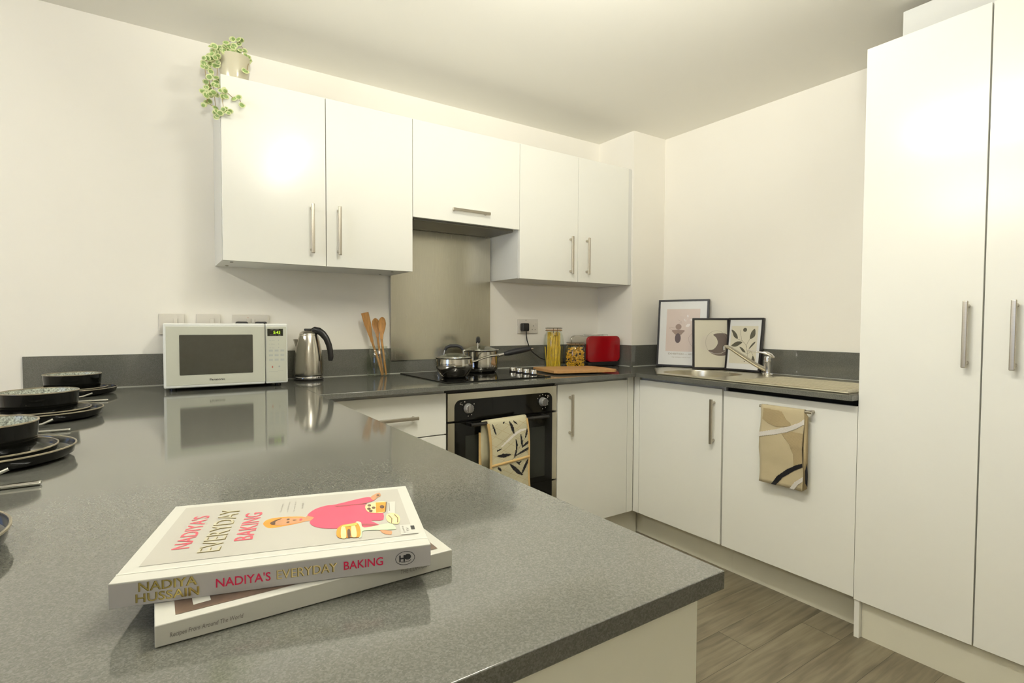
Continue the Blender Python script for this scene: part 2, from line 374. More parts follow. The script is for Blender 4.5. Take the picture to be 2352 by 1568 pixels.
# ------------------------------------------------------------------ worktops and upstands
ZT, TH = 0.91, 0.02
XP, YP, XPL = -0.5424, -2.286, -1.43
YW, XW, YT = -0.6456, 1.0796, -1.6963
o = MB().prism([(XPL, 0), (XPL, YP), (XP, YP), (XP, 0)], ZT - .0205, ZT, quartz, bev=0.0015).obj('worktop')
tag(o, 'long grey speckled quartz worktop of the peninsula carrying the books and microwave', 'worktop')
o = MB().prism([(XP + .0008, 0), (XP + .0008, YW), (XW, YW), (XB - .0, YW), (XB, 0)], ZT - TH, ZT, quartz, bev=0.0015).obj('worktop')
tag(o, 'grey quartz worktop along the back wall holding the hob and toaster', 'worktop')
def rrect(x0, x1, y0, y1, r, n=8):
    pts = []
    for cx, cy, a in ((x1 - r, y1 - r, 0), (x0 + r, y1 - r, PI / 2), (x0 + r, y0 + r, PI), (x1 - r, y0 + r, 1.5 * PI)):
        pts += [(cx + r * math.cos(a + PI / 2 * i / n), cy + r * math.sin(a + PI / 2 * i / n)) for i in range(n + 1)]
    return pts
# sink run slab in four strips around the bowl hole
BX0, BX1, BY0, BY1 = 1.19, 1.53, -1.03, -0.66
sk = MB()
for x0, x1, y0, y1 in ((XB, XR, YW, YBX), (XW, BX0, YT, YW - .0008), (BX1, XR, YT, YW - .0008), (BX0, BX1, YT, BY0), (BX0, BX1, BY1, YW - .0008)):
    sk.box(x0, x1, y0, y1, ZT - TH, ZT, quartz)
o = sk.obj('worktop'); tag(o, 'grey quartz worktop on the right carrying the steel sink', 'worktop')
ZU = 1.0396
def upstand(x0, x1, y0, y1, label, sx0, sx1, sy0, sy1):
    r = root('upstand', label, 'upstand', ((x0 + x1) / 2, (y0 + y1) / 2, ZT + .0005))
    MB().box(x0, x1, y0, y1, ZT + .0005, ZU, quartz, .001).obj('panel', r)
    MB().box(sx0, sx1, sy0, sy1, ZT + .0002, ZT + .003, seal_w).obj('sealant_strip', r, label='thin white sealant line')
upstand(XPL, XB - .0125, -.0125, -.0005, 'long grey quartz upstand behind the microwave, kettle and hob', XPL, XB - .015, -.0165, -.0125)
upstand(XB - .0125, XB - .0005, YBX, -.0126, 'short grey quartz upstand on the pillar side beside the toaster', XB - .016, XB - .0126, YBX, -.017)
upstand(XB - .0125, XR - .0125, YBX - .0125, YBX - .0005, 'grey quartz upstand on the pillar front behind the framed prints', XB, XR - .016, YBX - .016, YBX - .0126)
upstand(XR - .0125, XR - .0005, YT, YBX - .0126, 'grey quartz upstand on the right wall behind the sink tap', XR - .016, XR - .0126, YT, YBX - .017)

# ------------------------------------------------------------------ handles
def handle(parent, a, b, n, w=0.0135, t=0.010, stand=0.030, inset=0.016):
    """bar handle from a to b (points on the door face), standing off along n"""
    a = V3(a); b = V3(b); n = V3(n).normalized(); ax = (b - a).normalized(); sd = n.cross(ax)
    h = MB(); c = (a + b) / 2; L = (b - a).length
    T = Matrix((ax, sd, n)).transposed().to_4x4(); T.translation = c + n * (stand - t / 2)
    h.box(-L / 2, L / 2, -w / 2, w / 2, -t / 2, t / 2, nickel, 0.0022, 2, T=T)
    for q in (a + ax * inset, b - ax * inset): h.cyl(q + n * .0003, q + n * (stand - t * .7), 0.0062, nickel, 16)
    return h.obj('handle', parent)

# ------------------------------------------------------------------ wall cabinets
YC, ZB_, ZT_ = -0.2963, 1.4083, 2.1074
DT = 0.018
def hframe(mb, x0, x1, z0, z1):      # carcass open box, back at wall
    t = .018; y0 = YC + DT + .003
    mb.box(x0, x0 + t, y0, -.001, z0, z1, carc_m); mb.box(x1 - t, x1, y0, -.001, z0, z1, carc_m)
    mb.box(x0 + t, x1 - t, y0, -.001, z0, z0 + t, carc_m); mb.box(x0 + t, x1 - t, y0, -.001, z1 - t, z1, carc_m)
    mb.box(x0 + t, x1 - t, -.006, -.001, z0 + t, z1 - t, carc_m)
def wall_unit(x0, x1, z0, label, gaps, handles, filler=None):
    r = root('wall_cabinet', label, 'cabinet', ((x0 + x1) / 2, -.001, z0), group=None)
    c = MB(); hframe(c, x0 + .0005, x1 - .0005, z0, ZT_); c.obj('carcass', r)
    xs = [x0] + gaps + [x1]; doors = []
    for i in range(len(xs) - 1):
        d = MB().box(xs[i] + .0012, xs[i + 1] - .0018, YC, YC + DT, z0 - .002, ZT_, door_m, .0012).obj('door', r)
        doors.append(d)
    for (di, a, b) in handles:
        handle(doors[di], a, b, (0, -1, 0))
    return r
r = wall_unit(-.8088, -.0292, ZB_, 'white gloss double wall cabinet left of the steel splashback, plant on top', [-.4203],
    [(0, (-.480, YC, 1.455), (-.480, YC, 1.658)), (1, (-.370, YC, 1.455), (-.370, YC, 1.660))])
for x, y in ((-.77, -.22), (-.77, -.06), (-.10, -.22), (-.10, -.06)): MB().cyl((x, y, ZB_ - .002), (x, y, ZB_ + .001), .006, grey_line, 12).obj('fixing_cap', r)
r = wall_unit(-.0292, .5709, 1.6619, 'shorter white wall cabinet with a horizontal handle above the hob', [],
    [(0, (.166, YC, 1.7155), (.376, YC, 1.7155))])
MB().box(-.010, .552, -.262, -.03, 1.652, 1.6615, mesh_m, .002).obj('extractor_panel', r, label='dark extractor hood underside')
r = wall_unit(.5709, 1.3736, ZB_, 'white gloss double wall cabinet right of the splashback by the corner pillar', [.9732],
    [(0, (.915, YC, 1.447), (.915, YC, 1.656)), (1, (1.036, YC, 1.451), (1.036, YC, 1.658))])
MB().box(1.3745, XB - .001, YC + .004, -.001, ZB_, ZT_, carc_m, .001).obj('filler_panel', r)

# ------------------------------------------------------------------ base cabinets
YD, XD, ZD0, ZD1 = -0.5856, 1.1289, 0.150, 0.868
# drawer unit on cooking run (left part hidden by peninsula)
r = root('drawer_unit', 'white drawer unit between the peninsula and the oven', 'cabinet', (-.27, -.3, 0))
MB().box(-.539, -.004, YD + DT + .002, -.02, ZD0, .888, carc_m).obj('carcass', r)
for z0, z1, hz in ((.6985, .872, .7815), (.43, .6935, .63), (ZD0, .425, .36)):
    d = MB().box(-.538, -.005, YD, YD + DT, z0, z1, door_m, .0012).obj('drawer', r)
    handle(d, (-.345, YD, hz), (-.140, YD, hz), (0, -1, 0))
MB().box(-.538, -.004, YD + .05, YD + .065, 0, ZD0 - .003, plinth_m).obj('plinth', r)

# oven
r = root('oven', 'built-in steel and black glass oven under the hob with a glove on its rail', 'oven', (.2985, -.3, 0))
MB().box(.002, .595, YD + .025, -.03, .15, .884, blk_plastic).obj('body', r)
fa = MB()
fa.box(.003, .594, YD, YD + .024, .748, .868, steel, .0015)
pts = rrect(.035, .5655, .70, .838, .032, 8); pts = [(x, z) for x, z in pts if z > .748] ; pts = [(.5655, .7485)] + pts + [(.035, .7485)]
TX = Matrix(((1, 0, 0, 0), (0, 0, -1, 0), (0, 1, 0, 0), (0, 0, 0, 1)))     # prism xy -> xz, extrude towards -y
fa.prism(pts, -YD, -YD + .0012, blk_glass, T=TX)
Ffa = (V3((0, YD - .0013, 0)), V3((1, 0, 0)), V3((0, 0, 1)))
for cx, cz in ((.1013, .799), (.5075, .7965)):
    for k in range(9):
        a = math.radians(-60 + 30 * k)
        if cx < .2 and k in (2, 3, 5, 6): continue
        fa.ell((cx + .034 * math.sin(a), cz + .034 * math.cos(a)), .0022, .0022, Ffa, white_plastic, n=8)
fa.text('C', Ffa, (.060, .817, .069, .826), white_plastic); fa.text('PS', Ffa, (.535, .817, .546, .825), white_plastic)
fp = fa.obj('control_panel', r)
for cx, cz in ((.1013, .799), (.5075, .7965)):
    k = MB(); TK = Matrix(((1, 0, 0, 0), (0, 0, -1, 0), (0, 1, 0, 0), (0, 0, 0, 1)))
    k.lathe([(0.0, .022), (.016, .022), (.0185, .020), (.020, .004), (.022, .0)], knob_m, c=(cx, YD - .0012, cz), T=TK, seg=32)
    for i in range(-3, 4):
        h = math.sqrt(max(0, .0175 ** 2 - (i * .005) ** 2)); k.box(cx + i * .005 - .0012, cx + i * .005 + .0012, YD - .0245, YD - .0228, cz - h, cz + h, blk_plastic)
    k.obj('knob', fp)
od = MB()
od.box(.003, .035, YD - .002, YD + .022, .413, .740, steel, .001); od.box(.5655, .594, YD - .002, YD + .022, .413, .740, steel, .001)
od.box(.0352, .5653, YD - .003, YD + .022, .413, .740, blk_glass, .001)
odo = od.obj('door', r)
gm = mat('oven_inner_glass', (0.022, 0.024, 0.019), 0.12, spec=0.3, var=0.1)
MB().box(.0864, .519, YD - .0038, YD - .0031, .440, .680, gm).obj('window', odo)
hr = MB().tube([(.09, YD - .045, .733), (.51, YD - .045, .733)], .008, blk_plastic, 12)
hr.box(.09, .105, YD - .050, YD - .003, .726, .739, blk_plastic, .002); hr.box(.495, .51, YD - .050, YD - .003, .726, .739, blk_plastic, .002)
hr.obj('handle', odo)
lp = MB().box(.003, .035, YD - .002, YD + .022, .27, .406, steel, .001); lp.box(.5655, .594, YD - .002, YD + .022, .27, .406, steel, .001); lp.box(.0352, .5653, YD - .003, YD + .022, .27, .4125, blk_glass); lp.obj('lower_panel', r)
MB().box(.003, .594, YD, YD + .018, .152, .265, door_m, .001).obj('filler_panel', r)
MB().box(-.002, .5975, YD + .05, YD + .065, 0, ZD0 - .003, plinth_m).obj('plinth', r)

r = root('base_cabinet', 'white base cabinet door between the oven and the inner corner', 'cabinet', (.84, -.3, 0))
MB().box(.600, 1.1255, YD + DT + .002, -.02, ZD0, .888, carc_m).obj('carcass', r)
d = MB().box(.600, 1.079, YD, YD + DT, ZD0, ZD1 + .003, door_m, .0012).obj('door', r)
handle(d, (.676, YD, .614), (.676, YD, .821), (0, -1, 0))
MB().box(1.0815, XD - .001, YD + .0005, YD + DT, ZD0, .888, door_m, .0008).obj('corner_post', r)
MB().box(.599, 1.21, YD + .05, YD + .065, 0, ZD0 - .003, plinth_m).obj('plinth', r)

# sink cabinet
r = root('base_cabinet', 'white sink base cabinet with a vertical handle, left of the towel door', 'cabinet', (1.4, -.86, 0))
cc = MB()
for y0, y1 in ((-.600, -.585), (-1.134, -1.116)): cc.box(XD + DT + .002, XR - .002, y0, y1, ZD0, .888, carc_m)
cc.box(XD + DT + .002, XR - .002, -1.116, -.600, ZD0, ZD0 + .018, carc_m); cc.box(XR - .012, XR - .002, -1.116, -.600, ZD0 + .018, .888, carc_m)
cc.box(XD + DT + .002, XD + DT + .006, -1.116, -.600, .79, .888, carc_m)
cc.obj('carcass', r)
MB().box(XD, XD + DT, -.6255, YD - .001, ZD0, .888, door_m, .0008).obj('corner_post', r)
d = MB().box(XD, XD + DT, -1.1265, -.6275, ZD0, .872, door_m, .0012).obj('door', r)
handle(d, (XD, -1.086, .614), (XD, -1.086, .822), (-1, 0, 0))
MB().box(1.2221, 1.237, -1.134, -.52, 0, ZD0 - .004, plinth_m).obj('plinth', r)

# dishwasher front
r = root('dishwasher', 'integrated appliance with a plain white door and a short rail holding the tea towel', 'dishwasher', (1.4, -1.42, 0))
MB().box(XD + .03, XR - .02, -1.690, -1.138, ZD0, .885, dark_m).obj('body', r)
d = MB().box(XD, XD + DT, -1.6955, -1.1355, ZD0, .866, door_m, .0012).obj('door', r)
RZ, RX = .826, XD - .035
h = MB().tube([(RX, -1.332, RZ), (RX, -1.548, RZ)], .0062, nickel, 14)
for y in (-1.345, -1.536): h.cyl((RX, y, RZ), (XD - .0003, y, RZ), .0062, nickel, 14)
h.obj('rail', d)
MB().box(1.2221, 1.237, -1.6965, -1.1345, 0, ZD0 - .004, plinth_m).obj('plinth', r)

# tall unit
TZ = 2.1648
r = root('tall_cabinet', 'floor-to-ceiling white gloss cabinet with two doors at the right edge', 'cabinet', (1.4, -2.1, 0))
tc_ = MB(); tc_.box(XD + DT + .003, XR - .002, -1.7155, -1.6975, 0, TZ - .002, carc_m, .001)
tc_.box(XD + DT + .003, XR - .002, -2.64, -1.7155, ZD0 + .002, TZ - .002, carc_m); tc_.obj('carcass', r)
MB().box(XD + .006, XD + DT + .0025, -1.7155, -1.6975, 0, .142, door_m, .001).obj('foot_panel', r)
for y0, y1, hy in ((-2.0455, -1.6970, -2.0095), (-2.64, -2.0495, -2.125)):
    d = MB().box(XD, XD + DT, y0, y1, .1435, TZ, door_m, .0012).obj('door', r)
    handle(d, (XD, hy, 1.033), (XD, hy, 1.246), (-1, 0, 0))
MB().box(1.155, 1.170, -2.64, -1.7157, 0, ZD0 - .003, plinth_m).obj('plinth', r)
MB().box(1.262, 1.280, -2.64, -1.757, TZ, 2.312, carc_m, .001).obj('top_filler', r)

# peninsula base
r = root('peninsula_base', 'white panelled base of the peninsula under the grey worktop', 'cabinet', (-.85, -1.4, 0))
MB().box(-1.13, -.585, -2.248, -.62, .0, .889, carc_m).obj('carcass', r)
MB().box(-1.15, -.5645, -2.270, -2.250, 0, .889, mat('end_panel_white', (0.78, 0.76, 0.62), 0.4, var=0.01), .001).obj('end_panel', r)
for y0, y1 in ((-2.246, -1.70), (-1.697, -1.15), (-1.147, -.70)):
    MB().box(-.583, -.565, y0, y1, ZD0, .868, door_m, .001).obj('door', r)

# ------------------------------------------------------------------ splashback
o = MB().box(-.0305, .561, -.0185, -.0145, .9767, 1.6515, steel, .0006).obj('splashback'); tag(o, 'brushed steel splashback panel behind the hob', 'splashback')

# ------------------------------------------------------------------ sockets
def plate(mb, x0, z0, w, h=.086, n=-1):
    mb.box(x0, x0 + w, -.0095, -.0002, z0, z0 + h, white_plastic, .002)
for x0, lab in ((-1.0135, 'white single switched outlet plate behind the left end of the microwave'), (-.8815, 'white single outlet plate, second from the left above the microwave')):
    r = root('wall_socket', lab, 'socket', (x0 + .045, 0, 1.117)); b = MB(); plate(b, x0, 1.117, .090); b.obj('plate', r)
    MB().box(x0 + .050, x0 + .066, -.0125, -.0096, 1.158, 1.184, white_plastic, .002).obj('switch', r)
def holes(b, cx, z):
    b.box(cx - .002, cx + .002, -.0102, -.0096, z + .008, z + .016, inkgrey)
    for q in (-.011, .011): b.box(cx + q - .003, cx + q + .003, -.0102, -.0096, z - .013, z - .009, inkgrey)
def plug(label, x, z, cable=None):
    r = root('plug', label, 'plug', (x, -.0105, z))
    b = MB(); b.box(x - .024, x + .024, -.044, -.0105, z - .026, z + .022, blk_plastic, .008, 3); b.obj('body', r)
    if cable: MB().tube(cable, .0032, blk_plastic, 10).obj('cord', r)
    return r
r = root('wall_socket', 'white double socket above the right end of the microwave', 'socket', (-.674, 0, 1.117)); b = MB(); plate(b, -.7455, 1.117, .146)
b.box(-.688, -.682, -.0105, -.0096, 1.188, 1.190, print_red); holes(b, -.705, 1.150); b.obj('plate', r)
for x in (-.684, -.664): MB().box(x - .007, x + .007, -.0125, -.0096, 1.166, 1.186, white_plastic, .002).obj('switch', r)
plug('black plug in the double socket above the microwave', -.712, 1.150)
plug('pale-faced dark-rimmed plug in the right half of the socket above the microwave', -.635, 1.150)
r = root('wall_socket', 'white double socket on the wall between the splashback and the pasta jars', 'socket', (.833, 0, 1.111)); b = MB(); plate(b, .760, 1.110, .147)
holes(b, .875, 1.144); b.box(.812, .822, -.0105, -.0096, 1.188, 1.190, inkgrey); b.obj('plate', r)
MB().box(.884, .894, -.0125, -.0096, 1.150, 1.170, white_plastic, .002).obj('switch', r)
plug('black plug with a cord in the socket beside the splashback', .797, 1.150,
     [(.797, -.042, 1.126), (.798, -.042, 1.10), (.802, -.043, 1.07), (.812, -.046, 1.04), (.822, -.05, 1.015), (.838, -.06, .995), (.88, -.07, .965), (.93, -.075, .948), (1.0, -.06, .935), (1.10, -.05, .930)])

# ------------------------------------------------------------------ hob
r = root('hob', 'black ceramic hob with four silver knobs set into the back worktop', 'hob', (.28, -.32, ZT))
hb = MB().box(.004, .566, -.575, -.055, ZT + .0003, ZT + .0055, blk_glass, .0015)
FH = (V3((0, 0, ZT + .0056)), V3((1, 0, 0)), V3((0, 1, 0)))
ring = mat('hob_ring_print', (0.06, 0.06, 0.055), 0.2, var=0.05)
for cx, cy, rr in ((.14, -.43, .09), (.14, -.19, .075), (.40, -.19, .09), (.40, -.43, .075)):
    hb.stroke([(cx + rr * math.cos(2 * PI * i / 40), cy + rr * math.sin(2 * PI * i / 40)) for i in range(41)], FH, .002, ring, off=.0002)
hb = hb.obj('glass_top', r)
for y in (-.285, -.345, -.408, -.470):
    k = MB(); k.lathe([(0, .024), (.013, .024), (.0155, .022), (.0165, .010), (.018, .0055), (.018, .0003)], chrome, c=(.538, y, ZT + .0056), seg=28)
    k.box(.5365, .5395, y - .013, y + .013, ZT + .0297, ZT + .0315, blk_plastic)
    k.lathe([(.0181, .0003), (.0181, .005)], blk_plastic, c=(.538, y, ZT + .0056), seg=28); k.obj('knob', r)

# ------------------------------------------------------------------ saucepans
ZH = ZT + .0058
def saucepan_front():
    cx, cy = .138, -.385
    r = root('saucepan', 'bulbous polished saucepan with a glass lid at the front left of the hob', 'saucepan', (cx, cy, ZH))
    MB().lathe([(0, 0), (.054, 0), (.057, .003), (.062, .008), (.078, .030), (.086, .052), (.087, .070), (.084, .086), (.086, .090), (.084, .091), (.081, .086), (.084, .070), (.083, .052), (.075, .032), (.058, .010), (0, .004)], polished, c=(cx, cy, ZH), seg=64).obj('pan_body', r)
    a = -math.radians(2)
    d = V3((math.cos(a), math.sin(a), 0)); p = V3((cx, cy, ZH + .066)) + d * .085
    arm = MB().tube([p, p + d * .03 + V3((0, 0, .006)), p + d * .07 + V3((0, 0, .020)), p + d * .11 + V3((0, 0, .028)), p + d * .155 + V3((0, 0, .031))], [.010, .009, .009, .010, .009], polished, 14, flat=(1.0, .55))
    arm.obj('handle', r)
    l = MB().lathe([(0, .022), (.02, .0215), (.045, .016), (.07, .006), (.082, .001), (.083, -.001), (.082, -.002), (.07, .003), (.045, .013), (.02, .0185), (0, .019)], glass, c=(cx, cy, ZH + .0925), seg=56)
    lo = l.obj('lid', r)
    MB().lathe([(.081, -.0015), (.0865, -.0015), (.0875, .0005), (.0865, .0025), (.081, .0022), (.081, -.0015)], polished, c=(cx, cy, ZH + .0935), seg=56).obj('lid_rim', r)
    k = MB(); kx = V3((.83, -.557, 0)); c0 = V3((cx, cy, ZH + .100))
    for s in (-1, 1): k.tube([c0 + kx * .047 * s + V3((0, 0, .003)), c0 + kx * .044 * s + V3((0, 0, .022)), c0 + kx * .040 * s + V3((0, 0, .032))], .0035, polished, 10)
    k.tube([c0 + kx * -.042 + V3((0, 0, .026)), c0 + kx * -.034 + V3((0, 0, .040)), c0 + kx * -.015 + V3((0, 0, .047)), c0 + kx * .015 + V3((0, 0, .047)), c0 + kx * .034 + V3((0, 0, .040)), c0 + kx * .042 + V3((0, 0, .026))], [.006, .0075, .008, .008, .0075, .006], blk_matte, 12)
    k.obj('lid_handle', lo)
def saucepan_back():
    cx, cy = .397, -.185
    r = root('saucepan', 'straight-sided polished saucepan with a black grip at the back of the hob', 'saucepan', (cx, cy, ZH))
    MB().lathe([(0, 0), (.078, 0), (.084, .004), (.092, .016), (.094, .030), (.094, .106), (.097, .110), (.095, .111), (.091, .106), (.091, .03), (.082, .006), (0, .004)], polished, c=(cx, cy, ZH), seg=64).obj('pan_body', r)
    lo = MB().lathe([(0, .024), (.03, .022), (.06, .013), (.085, .003), (.093, 0), (.094, -.002), (.085, 0), (.06, .010), (.03, .019), (0, .021)], glass, c=(cx, cy, ZH + .114), seg=56).obj('lid', r)
    MB().lathe([(.092, -.002), (.0985, -.002), (.0995, .0), (.098, .002), (.092, .002), (.092, -.002)], polished, c=(cx, cy, ZH + .114), seg=56).obj('lid_rim', r)
    k = MB(); kx = V3((.55, .83, 0)); c0 = V3((cx - .012, cy, ZH + .134))
    for s in (-1, 1): k.tube([c0 + kx * .040 * s + V3((0, 0, -.008)), c0 + kx * .040 * s + V3((0, 0, .022))], .0048, chrome, 10)
    k.tube([c0 + kx * -.045 + V3((0, 0, .020)), c0 + kx * -.030 + V3((0, 0, .034)), c0 + kx * 0 + V3((0, 0, .040)), c0 + kx * .030 + V3((0, 0, .034)), c0 + kx * .045 + V3((0, 0, .020))], [.0085, .010, .011, .010, .0085], blk_matte, 12)
    k.obj('lid_handle', lo)
    d = V3((math.cos(-.30), math.sin(-.30), 0)); p = V3((cx, cy, ZH + .082)) + d * .0945
    h = MB().tube([p, p + d * .018 + V3((0, 0, .004)), p + d * .04 + V3((0, 0, .009))], [.011, .008, .008], chrome, 12)
    h = h.obj('handle', r)
    MB().sphere(p + d * .194 + V3((0, 0, .036)), .006, chrome, sx=2.0, sz=.6).obj('hanging_ring', h)
    MB().tube([p + d * .036 + V3((0, 0, .008)), p + d * .06 + V3((0, 0, .014)), p + d * .11 + V3((0, 0, .024)), p + d * .16 + V3((0, 0, .032)), p + d * .186 + V3((0, 0, .035))], [.011, .019, .0205, .018, .013], blk_matte, 14, flat=(1, .8)).obj('grip', h, label='black handle grip')
saucepan_front(); saucepan_back()

# ------------------------------------------------------------------ kettle
kx, ky = -.452, -.108
r = root('kettle', 'brushed steel cordless kettle with a black curved handle beside the microwave', 'kettle', (kx, ky, ZT), 0)
b = MB().lathe([(0, 0), (.061, 0), (.063, .003), (.063, .007), (.060, .009)], blk_plastic, c=(kx, ky, ZT + .0005), seg=56)
b.lathe([(.060, .0085), (.0605, .010), (.0605, .017), (.059, .019)], chrome, c=(kx, ky, ZT + .0005), seg=56); b.lathe([(.059, .018), (.0595, .0195), (.059, .023), (0, .023)], blk_plastic, c=(kx, ky, ZT + .0005), seg=56)
b.obj('power_base', r)
kb = mat('kettle_steel', (0.56, 0.53, 0.46), 0.2, 1.0, rvar=0.04, vscale=30, stretch=(20, 20, 1))
b = MB().lathe([(0, .024), (.060, .024), (.0625, .027), (.0625, .05), (.0615, .08), (.059, .11), (.054, .145), (.0475, .175), (.041, .198), (.039, .204), (.037, .205)], kb, c=(kx, ky, ZT), seg=64)
dl = V3((-.83, .557, 0)).normalized(); up = V3((0, 0, 1)); sd = dl.cross(up)
c0 = V3((kx, ky, ZT))
sp_ = []
for z, a, w in ((.135, .050, .003), (.150, .058, .011), (.165, .064, .015), (.183, .069, .017)):
    ang = []
    for i in range(9):
        t = -1 + 2 * i / 8; rr_ = .048 if z < .16 else .040
        base = .042; ext_ = (1 - t * t) ** .5
        ang.append(c0 + dl * (base + (a - base) * (1 - abs(t) ** 1.8)) + sd * (t * (w + .010)) + up * z)
    sp_.append(ang)
vs = [q for row in sp_ for q in row]; fs = [(i * 9 + j, i * 9 + j + 1, (i + 1) * 9 + j + 1, (i + 1) * 9 + j) for i in range(3) for j in range(8)]
b.add(vs, fs, kb); b.obj('body', r)
b = MB().lathe([(.0392, .203), (.040, .206), (.036, .214), (.026, .221), (.012, .224), (0, .2245)], kb, c=(kx, ky, ZT), seg=48)
lid = b.obj('lid', r)
MB().box(-.016, .016, -.010, .010, 0, .010, blk_plastic, .004, 3, T=Matrix.Translation((kx - .002, ky, ZT + .222)) @ Matrix.Rotation(-.59, 4, 'Z')).obj('lid_catch', lid)
hd = -dl
hp = [c0 + hd * a + up * z for a, z in ((.012, .222), (.028, .227), (.046, .222), (.064, .208), (.080, .187), (.091, .160), (.097, .132), (.099, .105), (.097, .088))]
MB().tube(hp, [.008, .012, .0135, .0135, .012, .0115, .011, .011, .008], blk_plastic, 14, flat=(.9, 1.15)).obj('handle', r)

# ------------------------------------------------------------------ utensil jar
jx, jy = -.117, -.078
def gjar(prof_out, t=.0028):
    inn = [(max(0, a - t), z + (t if i < 2 else 0)) for i, (a, z) in enumerate(prof_out)]
    return prof_out + inn[::-1]
o = MB().lathe(gjar([(0, 0), (.050, 0), (.055, .006), (.0565, .03), (.0565, .075), (.052, .105), (.044, .122), (.043, .128), (.046, .130), (.046, .134), (.043, .136), (.043, .142), (.045, .145)]), glass, c=(jx, jy, ZT + .0005), seg=56).obj('glass_jar')
tag(o, 'clear open glass jar holding the wooden utensils', 'jar')
def utensil(name, label, pts, kind):
    """pts: bottom, bend, neck, top"""
    P0 = [V3(p) for p in pts]; r = root(name, label, 'utensil', P0[0])
    hnd = MB().tube(P0[:3], [.0062, .0066, .0066], wood, 12, flat=(1, .8)); 
    hnd.obj('handle', r)
    n = V3((.557, .83, 0)); a = P0[2]; b_ = P0[3]; ax = (b_ - a); L = ax.length; ax.normalize(); s_ = ax.cross(n).normalized()
    h = MB()
    if kind == 'spatula': prof = [(0, .0065), (.2, .008), (.45, .013), (.62, .0165), (.8, .0175), (1.0, .018)]
    else: prof = [(0, .0065), (.18, .0075), (.34, .012), (.5, .0165), (.7, .0185), (.86, .0155), (.95, .010), (1.0, .003)]
    rows = []; N = 8
    for t, w in prof:
        row = []
        for j in range(N + 1):
            q = -1 + 2 * j / N
            dep = (.0075 * (1 - q * q) * math.sin(PI * min(1, max(0, (t - .2) / .8)))) if kind != 'spatula' else 0
            row.append(a + ax * L * t + s_ * (q * w) + n * (dep - .002))
        rows.append(row)
    off = n * .0045; vs = [p for row in rows for p in row] + [p + off for row in rows for p in row]; K = len(rows) * (N + 1); fs = []
    for i in range(len(rows) - 1):
        for j in range(N):
            q = i * (N + 1) + j; fs.append((q, q + 1, q + N + 2, q + N + 1)); fs.append((K + q, K + q + N + 1, K + q + N + 2, K + q + 1))
        for q, w_ in ((i * (N + 1), 1), (i * (N + 1) + N, 0)): fs.append((q, q + N + 1, K + q + N + 1, K + q) if w_ else (q, K + q, K + q + N + 1, q + N + 1))
    e = (len(rows) - 1) * (N + 1)
    for j in range(N): fs.append((e + j, e + j + 1, K + e + j + 1, K + e + j))
    h.add(vs, fs, wood); h.obj('head', r)
utensil('spatula', 'flat-ended wooden spatula leaning left in the glass jar', [(-.100, -.082, .914), (-.118, -.078, .985), (-.145, -.070, 1.075), (-.181, -.068, 1.218)], 'spatula')
utensil('wooden_spoon', 'shorter wooden spoon in the middle of the glass jar', [(-.092, -.070, .914), (-.104, -.072, .99), (-.118, -.070, 1.10), (-.127, -.060, 1.192)], 'spoon')
utensil('wooden_spoon', 'taller wooden spoon at the right of the glass jar', [(-.084, -.093, .914), (-.092, -.090, .99), (-.104, -.087, 1.09), (-.101, -.090, 1.198)], 'spoon')

# ------------------------------------------------------------------ microwave
MX0, MX1, MY, MZ0, MZ1 = -1.004, -.578, -.30, .9235, 1.1640
r = root('microwave', 'white countertop microwave oven with a dark window on the peninsula worktop', 'microwave', ((MX0 + MX1) / 2, -.16, ZT))
MB().box(MX0 + .006, MX1 - .006, MY + .022, -.022, MZ0, MZ1 - .003, mw_case, .006).obj('case', r)
SX = -.6620
b = MB().box(MX0, SX - .0012, MY, MY + .021, MZ0, MZ1, mw_case, .006, 3)
b.box(MX0 + .008, SX - .002, MY - .0012, MY + .004, MZ0 + .010, MZ1 - .012, mw_m, .001)
Fm = (V3((0, MY - .0013, 0)), V3((1, 0, 0)), V3((0, 0, 1)))
b.text('Panasonic', Fm, (-.8575, .9475, -.806, .9555), ink, bold=.015)
dr_ = b.obj('door', r)
wpts = rrect(-.9543, -.7080, .9712, 1.1208, .003, 3)
MB().prism(wpts, -(MY - .0013), -(MY - .0013) + .0008, mw_win, T=TX).obj('window', dr_)
b = MB().box(SX + .0008, MX1, MY, MY + .021, MZ0, MZ1, mw_case, .006, 3)
b.box(SX + .003, MX1 - .006, MY - .0012, MY + .004, MZ0 + .008, MZ1 - .012, mw_m, .001)
b.box(-.6548, -.5962, MY - .0022, MY - .001, 1.1145, 1.1435, lcd, .0005)
Fd = (V3((0, MY - .0023, 0)), V3((1, 0, 0)), V3((0, 0, 1)))
b.text('5:43', Fd, (-.6325, 1.1225, -.607, 1.1345), lcd_on, bold=.02)
b.text('auto  power', Fd, (-.643, 1.1375, -.612, 1.1400), white_plastic); b.text('micro  kg', Fd, (-.645, 1.1170, -.606, 1.1198), white_plastic)
for i in range(3):
    z = 1.098 - i * .0145
    b.text(('10 Min', '1 Min', '10 Sec')[i], Fm, (-.648, z - .004, -.628, z), mw_key); b.text('+', Fm, (-.616, z - .004, -.611, z + .001), mw_key)
for i in range(3):
    for j in range(3):
        x = -.6425 + j * .0215; z = 1.056 - i * .0185
        b.flat([(x - .0075, z - .005), (x + .0075, z - .005), (x + .0075, z + .004), (x - .0075, z + .004)], Fm, mat('k%d%d' % (i, j), (0.47, 0.49, 0.44), 0.5), .0002)
        b.text((('Micro', 'Time', 'Defrost'), ('Fish', 'Rice', 'Meat'), ('Veg', 'Soup', 'Clock'))[i][j], Fm, (x - .006, z - .0025, x + .006, z + .001), mw_key, off=.0004)
b.ell((-.637, .990), .003, .0045, Fm, print_red); b.ell((-.6115, .991), .003, .0035, Fm, mw_key)
